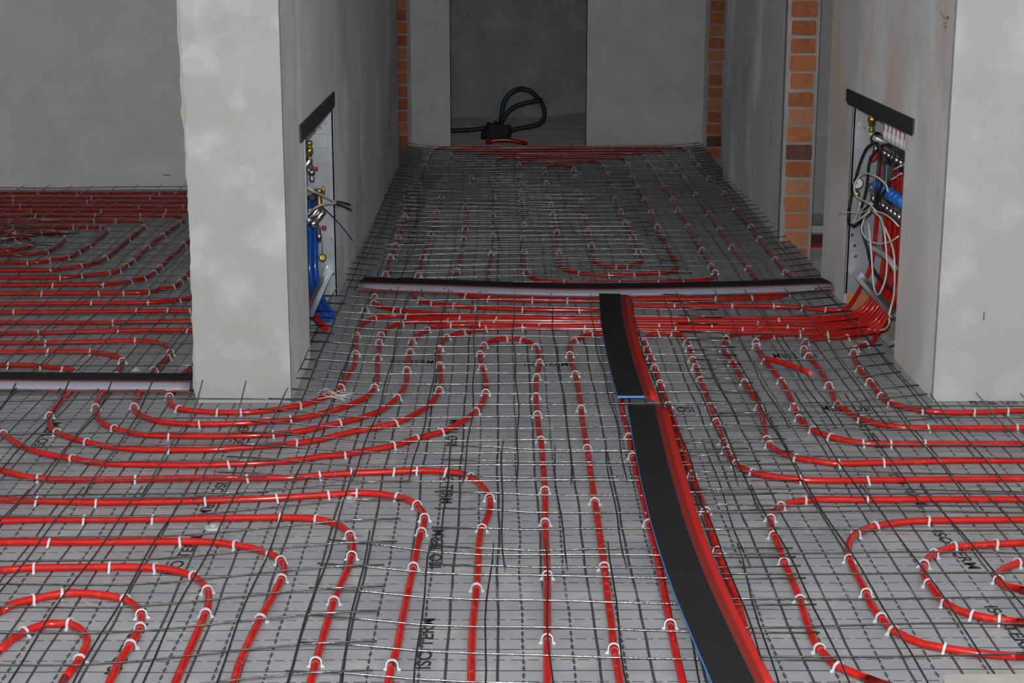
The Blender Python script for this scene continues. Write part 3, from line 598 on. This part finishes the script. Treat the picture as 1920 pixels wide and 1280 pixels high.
rebar_mat('wire mesh covering the left room floor', -3.1, -.98, 5.0, 9.12, .125, .147, .023, .0, lambda x, y: .012 * sm(8.8, 9.2, y), 13, over=.06)
# pile of wire offcuts in the left room
pl = thing('wire_offcut_pile', 'tangle of dark wire offcuts piled in the left room', 'wire pile'); c0 = fl(14, 470)
for k in range(22):
    a = R.uniform(-.5, .5) + (math.pi / 2 if k % 3 == 0 else 0); L = R.uniform(.12, .3); z = .03 + .004 * k
    x, y = c0.x + R.uniform(-.16, .1), c0.y + R.uniform(-.25, .25)
    wire([(x - math.cos(a) * L, y - math.sin(a) * L, z), (x, y, z + R.uniform(0, .012)), (x + math.cos(a) * L, y + math.sin(a) * L, z - R.uniform(-.005, .01))], pl)

# ------------------------------------------------------------------ expansion joint strips
def strip(left, label, w=.080, pale=False):  # pale: flange colour has the flash glare painted in
    L = simplify(spline(left, .06), .05)
    root = thing('expansion_joint_strip', label, 'joint strip', 'black foam expansion joint strips')
    MB().sweep(L, [(0, .0), (w, .0), (w, .0066), (0, .0066)]).build('foam_core', M['blue_foam'], root)
    MB().sweep(L, [(.0006, .0068), (w - .0005, .0068), (w - .0005, .0085), (.0006, .0085)]).build('black_film', M['black'], root)
    rv = .006 if pale else .020
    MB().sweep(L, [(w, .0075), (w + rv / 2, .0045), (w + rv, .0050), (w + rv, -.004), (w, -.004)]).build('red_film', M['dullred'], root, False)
    w += rv - .020
    prof = [(w + .0195, .0054)]
    for i in range(1, 9):
        a = math.pi / 2 * i / 8; prof.append((w + .0195 + .025 * math.sin(a), .0054 - .021 * (1 - math.cos(a))))
    prof += [(w + .040, -.0160), (w + .020, -.006)]
    MB().sweep(L, prof).build('glare_painted_flange' if pale else 'red_flange', M['glareflange'] if pale else M['redfilm'], root, True)
    MB().sweep(L, [(w + .036, -.016), (w + .0455, -.016), (w + .0455, -.0195), (w + .036, -.0195)]).build('red_lip', M['redfilm'], root, False)
    return root
ZT = .036
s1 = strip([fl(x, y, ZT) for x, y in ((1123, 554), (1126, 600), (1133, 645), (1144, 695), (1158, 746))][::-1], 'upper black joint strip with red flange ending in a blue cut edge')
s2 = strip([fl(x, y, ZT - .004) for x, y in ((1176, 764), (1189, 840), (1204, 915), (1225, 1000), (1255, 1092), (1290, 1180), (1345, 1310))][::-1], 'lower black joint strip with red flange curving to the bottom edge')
s3 = strip([fl(x, y, ZT) for x, y in ((684, 523), (820, 527), (960, 532), (1110, 535), (1300, 532), (1420, 529), (1541, 524))], 'black joint strip with flange painted pale for flash glare lying across the corridor', .098, True)
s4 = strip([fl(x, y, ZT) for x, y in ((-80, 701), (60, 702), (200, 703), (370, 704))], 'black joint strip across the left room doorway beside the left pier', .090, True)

# ------------------------------------------------------------------ small things on the floor
blk = thing('stone_block', 'pale concrete block at the bottom right corner', 'block')
c = fl(1757, 1262, .12); mb = MB(); pl_ = []
x0, x1, y0, y1, rd = c.x, c.x + .55, c.y - .35, c.y, .02
for cx_, cy_, a0 in ((x1 - rd, y1 - rd, 0), (x0 + rd, y1 - rd, 90), (x0 + rd, y0 + rd, 180), (x1 - rd, y0 + rd, 270)):
    for k in range(5):
        a = math.radians(a0 + 22.5 * k); pl_.append((cx_ + rd * math.cos(a), cy_ + rd * math.sin(a)))
mb.prism(pl_, 'z', .034, .114); mb.build('body', M['block'], blk)
mb = MB(); mb.prism([(cx0 + (( x0 + x1) / 2 - cx0) * .015, cy0 + ((y0 + y1) / 2 - cy0) * .02) for cx0, cy0 in pl_], 'z', .114, .12); mb.build('worn_top', M['block'], blk)
for x, y, lb in ((400, 990, 'small clear plastic washer on the foil near the fourth left loop'), (655, 938, 'small clear plastic washer beside the sixth left loop'), (255, 694, 'pale scrap of foam by the left room strip')):
    g = fl(x, y); t = thing('plastic_washer' if x != 255 else 'foam_scrap', lb, 'washer' if x != 255 else 'scrap')
    MB().tube([(g.x, g.y, .001), (g.x, g.y, .005)], [.022, .02] if x != 255 else [.018, .012], 12).build('disc', M['conduit'], t)
    MB().tube([(g.x, g.y, .005), (g.x, g.y, .011)], .007, 8).build('boss', M['conduit'], t)
th = thing('string_scrap', 'tangled scrap of white string on the mesh by the left pier', 'string'); g = fl(628, 745, .035)
for k in range(7):
    pts = [(g.x + R.uniform(-.05, .05), g.y + R.uniform(-.06, .06), .036 + R.uniform(0, .02)) for _ in range(4)]
    MB().tube(spline(pts, .015), .0009, 4).build('strand', M['wcable'], th)
# plank and red box seen through the right doorway
pk = thing('white_plank', 'white board lying on the slab inside the right doorway', 'board')
MB().box((1.30, 8.42, SL), (2.2, 8.48, SL + .035)).build('body', M['wplast'], pk)
rb = thing('red_carton', 'red carton on the slab inside the right doorway', 'carton')
MB().box((1.44, 8.0, SL), (1.9, 8.3, SL + .012)).box((1.46, 8.02, SL + .012), (1.88, 8.28, SL + .016)).build('body', M['redplast'], rb)

# ------------------------------------------------------------------ hoses beyond the far doorway
def z64(pts): return [(820 + x / 6.4, 140 + y / 6.4) for x, y in pts]
YH = 12.35
hose = thing('looped_hose', 'looped blue and dark red hose rising from the floor beyond the far doorway', 'hose')
full = spline([wy(x, y, YH) for x, y in z64([(770, 640), (768, 560), (772, 470), (790, 360), (840, 260), (920, 190), (1020, 165), (1110, 190), (1190, 260), (1250, 330), (1285, 420), (1285, 510), (1240, 580), (1150, 615), (1000, 640), (900, 660), (850, 720)])], .03)
k = int(len(full) * .36)
MB().tube(full[:k + 1], .017, 8).build('blue_end', M['hose_b'], hose, True)
MB().tube(full[k:], .016, 8).build('dark_red_end', M['hose'], hose, True)
h2 = MB().tube(spline([wy(x, y, YH - .06) for x, y in z64([(755, 640), (775, 560), (810, 490), (870, 420), (950, 370), (1060, 338), (1180, 315), (1265, 300)])], .03), .015, 8).build('branch_hose', M['hose'], None, True)
tag(h2, 'dark red hose bending across the looped hose beyond the doorway', 'hose')
h3 = MB().tube(spline([wy(x, y, YH - .02) for x, y in z64([(100, 675), (300, 666), (450, 656), (560, 640), (690, 600)])], .03), .016, 8).build('wall_hose', M['hose'], None, True)
tag(h3, 'dark hose running left from the wrapped bundle beyond the doorway', 'hose')
bd = thing('wrapped_pipe_bundle', 'dark wrapped pipe bundle at the foot of the looped hose', 'pipe bundle')
for a, b, r0, r1 in (((640, 800), (690, 600), .06, .025), ((720, 810), (770, 590), .055, .03), ((800, 810), (800, 610), .05, .03), ((590, 830), (640, 690), .045, .02)):
    p0 = wy(*z64([a])[0], YH - .05); p0.z = SL + .01; p1 = wy(*z64([b])[0], YH - .03)
    MB().tube(spline([p0, (p0 + p1) / 2 + Vector((R.uniform(-.02, .02), 0, 0)), p1], .03), r0, 8).build('wrapped_pipe', M['bundle'], bd, True)
h4 = MB().tube(spline([wy(x, y, 11.5) for x, y in z64([(580, 815), (650, 795), (750, 782), (860, 785), (980, 803), (1080, 828)])], .03), .014, 8).build('arched_pipe', M['pipe'], None, True)
tag(h4, 'red pipe arched over the doorway threshold before the dark bundle', 'pipe')

# ------------------------------------------------------------------ right cabinet and its fittings
cab = thing('manifold_cabinet', 'open galvanised manifold cabinet in the right corridor wall', 'cabinet')
MB().box((XR + .002, B1 - .012, .045), (1.458, B1 - .004, .755)).build('side_panel', M['galv'], cab)
MB().box((XR + .002, B0 + .004, .1), (1.458, B0 + .012, .755)).build('side_panel', M['galv'], cab)
MB().box((1.458, B0 + .004, .1), (1.466, B1 - .004, .755)).build('back_panel', M['galv'], cab)
MB().box((XR - .001, B1 - .012, .045), (XR + .008, B1 + .004, .755)).build('front_flange', M['galv'], cab)
p0, p1 = wx(1601, 520, XR + .02), wx(1668, 597, XR + .01)
d = (p1 - p0).normalized(); nrm = Vector((.8, 0, .6))
mb = MB(); o = 0
for p in (p0, p1):
    for a, b in ((0, 0), (.02, .002), (.03, .02), (.026, .021), (.018, .006), (0, .004)): mb.v.append(tuple(p + Vector((a, 0, b))))
n = 6; mb.f += [(i, (i + 1) % n, n + (i + 1) % n, n + i) for i in range(n)] + [tuple(range(n)), tuple(reversed(range(n, 2 * n)))]
mb.build('bottom_rail', M['bright_galv'], cab)
def frame_lines(parent, Y, xs, zs, yoff):
    mb = MB()
    for z in zs: mb.box((xs[0], Y - yoff, z - .0012), (xs[1], Y - yoff + .002, z + .0012))
    mb.box((xs[0] - .0012, Y - yoff, zs[0]), (xs[0] + .0012, Y - yoff + .002, zs[-1]))
    mb.build('stamped_lines', M['pinkline'], parent)
frame_lines(cab, B1 - .012, (XR + .022, 1.45), [.38 + .055 * k for k in range(6)], .0015)
for x, y in ((1620, 240), (1612, 232), (1602, 460), (1604, 480), (1597, 440)):
    p = wy(x, y, B1 - .0125); MB().tube([(p.x, p.y, p.z), (p.x, p.y - .004, p.z)], .006, 8).build('screw', M['chrome'], cab)
def axial(name, p, axis, spec, m, parent, n=12):
    """turned part: spec is a list of (distance along the axis, radius)"""
    a = Vector(axis).normalized(); return MB().tube([Vector(p) + a * s for s, r in spec], [r for s, r in spec], n).build(name, m, parent, True)
XM = 1.392
mf = thing('heating_manifold', 'nickel heating manifold with flow meters in the right cabinet', 'manifold')
a, b = wx(1640, 297, XM), wx(1697, 330, XM); a.z = b.z = .648
axial('upper_bar', (XM, 5.62, .648), (0, 1, 0), [(0, .016), (.03, .019), (.5, .019), (.56, .016)], M['chrome'], mf)
axial('lower_bar', (XM - .01, 5.62, .468), (0, 1, 0), [(0, .016), (.03, .019), (.5, .019), (.56, .016)], M['chrome'], mf)
for k in range(7):
    y = 5.66 + .062 * k
    fm = axial('flow_meter', (XM, y, .66), (0, 0, 1), [(0, .009), (.012, .009), (.013, .0115), (.035, .0115), (.036, .008), (.062, .008), (.063, .0105), (.072, .0105), (.074, .006)], M['wplast'], mf, 10)
    MB().box((XM - .0095, y - .003, .70), (XM - .0075, y + .003, .722)).build('red_scale', M['redplast'], fm)
    axial('outlet', (XM, y, .645), (0, 0, -1), [(0, .011), (.02, .011), (.021, .014), (.04, .014), (.041, .011), (.06, .011)], M['chrome'], mf, 8)
    axial('outlet', (XM - .01, y, .465), (0, 0, -1), [(0, .011), (.02, .011), (.021, .014), (.04, .014), (.041, .011), (.06, .011)], M['chrome'], mf, 8)
    axial('blue_cap', (XM - .014, y, .482), (-.45, 0, .9), [(0, .014), (.003, .0185), (.012, .0195), (.03, .018), (.036, .015), (.038, .008)], M['bluecap'], mf, 14)
for z in (.648, .468):
    axial('ball_valve', (XM, 6.16, z), (0, 1, 0), [(0, .019), (.015, .026), (.04, .026), (.05, .018), (.075, .018)], M['chrome'], mf)
    axial('end_piece', (XM, 6.17, z - .015), (0, 0, -1), [(0, .014), (.03, .016), (.05, .012)], M['chrome'], mf)
axial('drain_cap', (XM, 6.14, .60), (-.6, 0, -.6), [(0, .012), (.03, .014), (.04, .01)], M['redplast'], mf)
p = wx(1633, 268, XM)
axial('air_vent', (XM - .0, p.y, .665), (0, 0, 1), [(0, .012), (.012, .012), (.013, .009), (.02, .009), (.021, .0135), (.036, .0135), (.037, .0175), (.043, .0195), (.05, .0195), (.055, .0165), (.078, .0165), (.08, .018), (.084, .016)], M['brass'], mf, 14)
axial('vent_screw', (XM - .012, p.y - .008, .735), (0, 0, 1), [(0, .004), (.012, .004), (.013, .006), (.02, .005)], M['brass'], mf, 8)
for z in (.62, .44): MB().box((1.425, 5.95, z - .02), (1.458, 5.975, z + .12)).build('bracket', M['galv'], mf)
pg = thing('pressure_gauge', 'round pressure gauge with pale face in the right cabinet', 'gauge'); p = wy(1608, 343, 6.12)
axis = (CP - p).normalized(); axis = Vector((axis.x, axis.y, 0)).normalized()
axial('case', p, axis, [(-.018, .016), (-.006, .021), (.004, .022), (.006, .02)], M['rubber'], pg, 18)
axial('dial', p + axis * .0055, axis, [(0, .018), (.0015, .018)], M['gauge'], pg, 18)
MB().tube([p + axis * .008 + Vector((0, 0, -.004)), p + axis * .008 + Vector((-.008, 0, .008))], .001, 4).build('needle', M['rubber'], pg)
axial('stem', p - Vector((0, 0, .02)), (0, 0, -1), [(0, .006), (.012, .006), (.013, .011), (.028, .011), (.03, .007)], M['brass'], pg, 8)
def c6(pts): return [(1560 + x / 5.333, 160 + y / 5.333) for x, y in pts]
def c7(pts): return [(1560 + x / 4.267, 380 + y / 4.267) for x, y in pts]
def wq(x, y, off):
    """where a sight line meets the slanting plane in which the cables hang in the opening"""
    a, n = Vector((1.285 + off, 6.1, 0)), Vector((.45, .075, 0)); d = ray(x, y); return CP + d * ((a - CP).dot(n) / d.dot(n))
def cable(px, X, r, m, label, name, cat, grp=None):
    q = [wq(x, y, X - XC + .006 * math.sin(i * 1.7)) for i, (x, y) in enumerate(px)]
    o = MB().tube(simplify(spline(q, .02), .012), r, 7).build(name, m, None, True); return tag(o, label, cat, grp)
XC = XR + .028
cable(c6([(170, 1250), (200, 1080), (240, 920), (280, 780), (340, 640), (400, 590), (450, 575), (480, 610), (475, 720), (460, 850), (450, 1000), (430, 1150), (410, 1240)]) + c7([(180, 190), (145, 175), (130, 150), (135, 40)]), XC, .0055, M['rubber'], 'black cable in a tall loop by the brass vent, right cabinet', 'black_cable', 'cable', 'cables in the right cabinet')
cable(c6([(290, 1220), (330, 1100), (355, 950), (370, 780), (420, 680), (500, 610), (560, 595), (610, 640), (620, 720), (600, 850), (570, 980), (500, 1100), (440, 1200)]), XC + .012, .0055, M['rubber'], 'second black cable loop under the flow meters, right cabinet', 'black_cable', 'cable', 'cables in the right cabinet')
cable(c6([(520, 700), (520, 850), (515, 930), (480, 1040), (440, 1150)]) + c7([(260, 60), (235, 160), (250, 260), (280, 350), (310, 480), (360, 580), (430, 660), (500, 720)]), XC + .02, .0055, M['rubber'], 'thick black cable hanging down past the red pipes, right cabinet', 'black_cable', 'cable', 'cables in the right cabinet')
cable(c6([(560, 1060), (545, 1000), (480, 935), (400, 892), (330, 880), (262, 920), (225, 985), (222, 1050), (245, 1110), (310, 1150), (380, 1190), (440, 1260)]), XC - .015, .0032, M['wcable'], 'white cable coiled around the gauge, right cabinet', 'white_cable', 'cable', 'cables in the right cabinet')
cable(c7([(315, 0), (300, 60), (250, 110), (190, 150), (170, 165), (215, 60), (225, 0)]), XC - .02, .0032, M['wcable'], 'white cable ends tied together at the cabinet centre', 'white_cable', 'cable', 'cables in the right cabinet')
cable(c7([(320, 60), (380, 110), (415, 200), (430, 330), (440, 480), (430, 600), (400, 690), (370, 735), (340, 700), (325, 560), (315, 400), (300, 240), (290, 150)]), XC - .018, .0032, M['wcable'], 'white cable hanging in a long narrow loop before the red pipes', 'white_cable', 'cable', 'cables in the right cabinet')
cable(c7([(300, 70), (255, 130), (235, 200), (260, 270), (320, 315), (400, 325), (480, 305), (530, 268)]), XC - .014, .0032, M['wcable'], 'white cable in a wide loop below the blue caps', 'white_cable', 'cable', 'cables in the right cabinet')
cable(c7([(310, 55), (360, 70), (420, 90), (490, 140), (535, 190)]), XC - .014, .0032, M['wcable'], 'white cable crossing over the blue caps', 'white_cable', 'cable', 'cables in the right cabinet')
cable(c7([(420, 190), (470, 310), (498, 430), (502, 560), (495, 740), (470, 840), (455, 900), (460, 950), (430, 1005), (360, 1020), (260, 1005), (165, 970)]), XC - .022, .0034, M['wcable'], 'white cable dropping out of the right cabinet onto the pipe bundle', 'white_cable', 'cable', 'cables in the right cabinet')
cable(c7([(330, 10), (250, 75), (150, 75), (85, 78), (55, 90)]), XC - .04, .0018, M['wcable'], 'thin grey wire end poking out left of the right cabinet', 'thin_wire', 'wire', 'cables in the right cabinet')
cable(c7([(320, 355), (380, 392), (430, 425), (470, 470), (512, 535)]), XC + .03, .011, M['conduit'], 'grey conduit slanting down across the red pipes', 'grey_conduit', 'conduit', 'cables in the right cabinet')
cable(c6([(610, 845), (650, 825), (695, 800)]), XC + .01, .0032, M['wcable'], 'upper short white cable end at the right cabinet edge', 'white_cable', 'cable', 'cables in the right cabinet')
cable(c6([(580, 950), (640, 915), (695, 880)]), XC + .01, .0032, M['wcable'], 'lower short white cable end at the right cabinet edge', 'white_cable', 'cable', 'cables in the right cabinet')
cable([(1652, 652), (1668, 645), (1682, 640)], XC + .03, .009, M['wplast'], 'white pipe stub at the foot of the right cabinet', 'white_pipe_stub', 'pipe')

# ------------------------------------------------------------------ left cabinet and its fittings
cab2 = thing('manifold_cabinet', 'open galvanised manifold cabinet in the left corridor wall', 'cabinet')
MB().box((-.765, A1 - .012, -.04), (XL - .002, A1 - .004, .735)).build('side_panel', M['galv'], cab2)
MB().box((-.765, A0 + .004, .1), (XL - .002, A0 + .012, .735)).build('side_panel', M['galv'], cab2)
MB().box((-.772, A0 + .004, .1), (-.764, A1 - .004, .735)).build('back_panel', M['galv'], cab2)
MB().box((XL - .008, A1 - .012, -.04), (XL + .001, A1 + .004, .735)).build('front_flange', M['galv'], cab2)
MB().box((XL - .012, A0 + .0, .47), (XL + .003, A0 + .02, .735)).build('front_flange', M['galv'], cab2)
frame_lines(cab2, A1 - .012, (-.655, -.745), [.36 + .055 * k for k in range(6)], .0015)
p0, p1 = wx(587, 594, XL - .012), wx(629, 500, XL - .02)
mb = MB()
for p in (p0, p1):
    for q, b in ((0, 0), (-.02, .002), (-.03, .022), (-.026, .023), (-.018, .006), (0, .004)): mb.v.append(tuple(p + Vector((q, 0, b))))
mb.f += [(i, (i + 1) % n, n + (i + 1) % n, n + i) for i in range(n)] + [tuple(range(n)), tuple(reversed(range(n, 2 * n)))]
mb.build('bottom_rail', M['bright_galv'], cab2)
for x, y in ((611, 231), (601, 240), (622, 448), (612, 500), (625, 513), (590, 245)):
    p = wy(x, y, A1 - .0125); MB().tube([(p.x, p.y, p.z), (p.x, p.y - .004, p.z)], .006, 8).build('screw', M['chrome'], cab2)
p = wy(612, 575, A1 - .014); MB().box((p.x - .003, p.y - .003, p.z - .03), (p.x + .003, p.y, p.z + .03)).build('clay_streak', BR[1], cab2)
p = wy(606, 590, A1 - .02); MB().tube([(p.x - .03, p.y, p.z), (p.x, p.y - .01, p.z - .004), (p.x + .03, p.y, p.z + .004)], [.01, .02, .009], 9).build('mounting_foam', M['foamy'], cab2)
mf2 = thing('heating_manifold', 'brass and nickel valves at the end of the left cabinet manifold', 'manifold'); XN = -.715; YN = 6.2
def at2(x, y, Y=YN): return wy(x, y, Y)
p = at2(580, 283); axial('air_vent', p, (0, 0, 1), [(-.02, .009), (-.01, .009), (-.009, .0135), (.012, .0135), (.013, .009), (.022, .009), (.023, .012), (.036, .012), (.038, .008)], M['brass'], mf2, 12)
p = at2(579, 300); axial('valve_body', p, (-.5, -.1, -.9), [(-.01, .012), (.0, .016), (.03, .018), (.05, .014), (.07, .012)], M['chrome'], mf2, 12)
p = at2(584, 318); axial('drain_valve', p, (0, 0, -1), [(-.02, .007), (0, .008), (.001, .013), (.018, .013), (.019, .008), (.03, .008), (.031, .011), (.042, .009), (.044, .006)], M['chrome'], mf2, 10)
p = at2(589, 316); axial('red_handle', p, (1, -.3, 0), [(0, .006), (.012, .007)], M['redplast'], mf2, 8)
p = at2(598, 356); axial('brass_tee', p, (0, 0, -1), [(-.005, .016), (.004, .018), (.012, .011), (.03, .010), (.05, .012), (.07, .012)], M['brass'], mf2, 12)
p = at2(606, 352); axial('vent_cap', p, (0, 0, 1), [(-.03, .005), (0, .006), (.004, .004)], M['brass'], mf2, 8)
p = at2(584, 370); axial('round_plug', p, (.3, -1, 0), [(0, .014), (.01, .016), (.014, .01)], M['rubber'], mf2, 12)
for dx, dy in ((0, 0), (9, 6)):
    p = at2(592 + dx, 396 + dy); axial('coupling', p, (-.65, -.1, -.75), [(-.02, .012), (0, .014), (.03, .014), (.031, .018), (.05, .018), (.06, .012)], M['chrome'], mf2, 10)
p = at2(598, 438); axial('drain_valve', p, (0, 0, -1), [(-.03, .006), (0, .008), (.001, .011), (.018, .011), (.02, .007), (.03, .006)], M['chrome'], mf2, 10)
p = at2(606, 427); axial('red_handle', p, (1, -.3, 0), [(-.005, .007), (.01, .008)], M['redplast'], mf2, 8)
p = at2(579, 422); axial('blue_cap', p, (0, 0, 1), [(-.012, .008), (.008, .008)], M['bluecap'], mf2, 8)
p, q = at2(602, 440), at2(604, 478); MB().tube([p, (p + q) / 2 + Vector((.002, 0, 0)), q], .0015, 5).build('chain', M['chrome'], mf2)
axial('hanging_cap', at2(604, 483), (.5, -1, .2), [(-.005, .013), (.006, .015), (.008, .009)], M['brass'], mf2, 12)
for i in range(3):
    X0 = -.722 + .016 * i; Y0 = 6.16 + .04 * i
    pts = [(X0, Y0, .44), (X0, Y0, .3), (X0 - .003, Y0 - .01, .16), (X0 + .008, Y0 - .04, .095), (X0 + .032, Y0 - .10, .052), (X0 + .060, Y0 - .16, .028), (X0 + .082, Y0 - .21, .014)]
    o = MB().tube(spline(pts, .03), .0125, 9).build('blue_pipe', M['pipe_blue'], None, True)
    tag(o, ('blue pipe nearest the viewer dropping out of the left cabinet', 'middle blue pipe dropping out of the left cabinet', 'farthest blue pipe dropping out of the left cabinet')[i], 'pipe', 'blue pipes of the left cabinet')
o = MB().tube(spline([(-.70, 5.98, .12), (-.685, 5.95, .07), (-.655, 5.9, .035), (-.615, 5.83, .016)], .03), .012, 9).build('heating_pipe', M['pipe'], None, True)
tag(o, 'short red pipe curving out under the blue pipes of the left cabinet', 'pipe')
o = MB().tube([wx(588, 650, XL - .02), wx(606, 656, XL + .006)], [.014, .012], 9).build('white_pipe_stub', M['wplast'], None, True); tag(o, 'white pipe stub at the foot of the left cabinet', 'pipe')
for z in (.63, .45):
    axial('bar', (-.735, 5.56, z), (0, 1, 0), [(0, .014), (.03, .017), (.48, .017), (.52, .014)], M['chrome'], mf2)
    for k in range(6): axial('outlet', (-.735, 5.62 + .075 * k, z), (0, 0, -1), [(0, .010), (.02, .010), (.021, .013), (.04, .013), (.041, .010), (.06, .010)], M['chrome'], mf2, 8)
def c8(pts): return [(550 + x / 4.92, 160 + y / 4.92) for x, y in pts]
def cab_l(px, X, r, m, label, name='white_cable'):
    q = [wx(x, y, X[0] + (X[1] - X[0]) * i / (len(px) - 1)) for i, (x, y) in enumerate(px)]
    return tag(MB().tube(simplify(spline(q, .02), .01), r, 7).build(name, m, None, True), label, 'cable', 'cables in the left cabinet')
cab_l(c8([(120, 935), (180, 975), (260, 1010), (330, 1045), (400, 1085)]), (-.68, -.60), .004, M['wcable'], 'upper white cable reaching out of the left cabinet')
cab_l(c8([(395, 1072), (450, 1080), (520, 1100)]), (-.602, -.585), .0045, M['rubber'], 'upper black cable end before the left corridor wall', 'black_cable')
cab_l(c8([(130, 1190), (200, 1130), (260, 1100), (330, 1085), (385, 1090)]), (-.68, -.60), .004, M['wcable'], 'lower white cable reaching out of the left cabinet')
cab_l(c8([(380, 1090), (430, 1105), (480, 1125), (530, 1150)]), (-.602, -.585), .0045, M['rubber'], 'lower black cable end before the left corridor wall', 'black_cable')
cab_l(c8([(260, 1115), (320, 1170), (400, 1250), (470, 1330), (545, 1430)]), (-.66, -.59), .0024, M['rubber'], 'thin black wire slanting down before the left corridor wall', 'black_wire')
cab_l(c8([(130, 1010), (190, 1000), (240, 1020), (255, 1060), (220, 1120), (150, 1150)]), (-.70, -.66), .0035, M['wcable'], 'white cable looped inside the left cabinet')
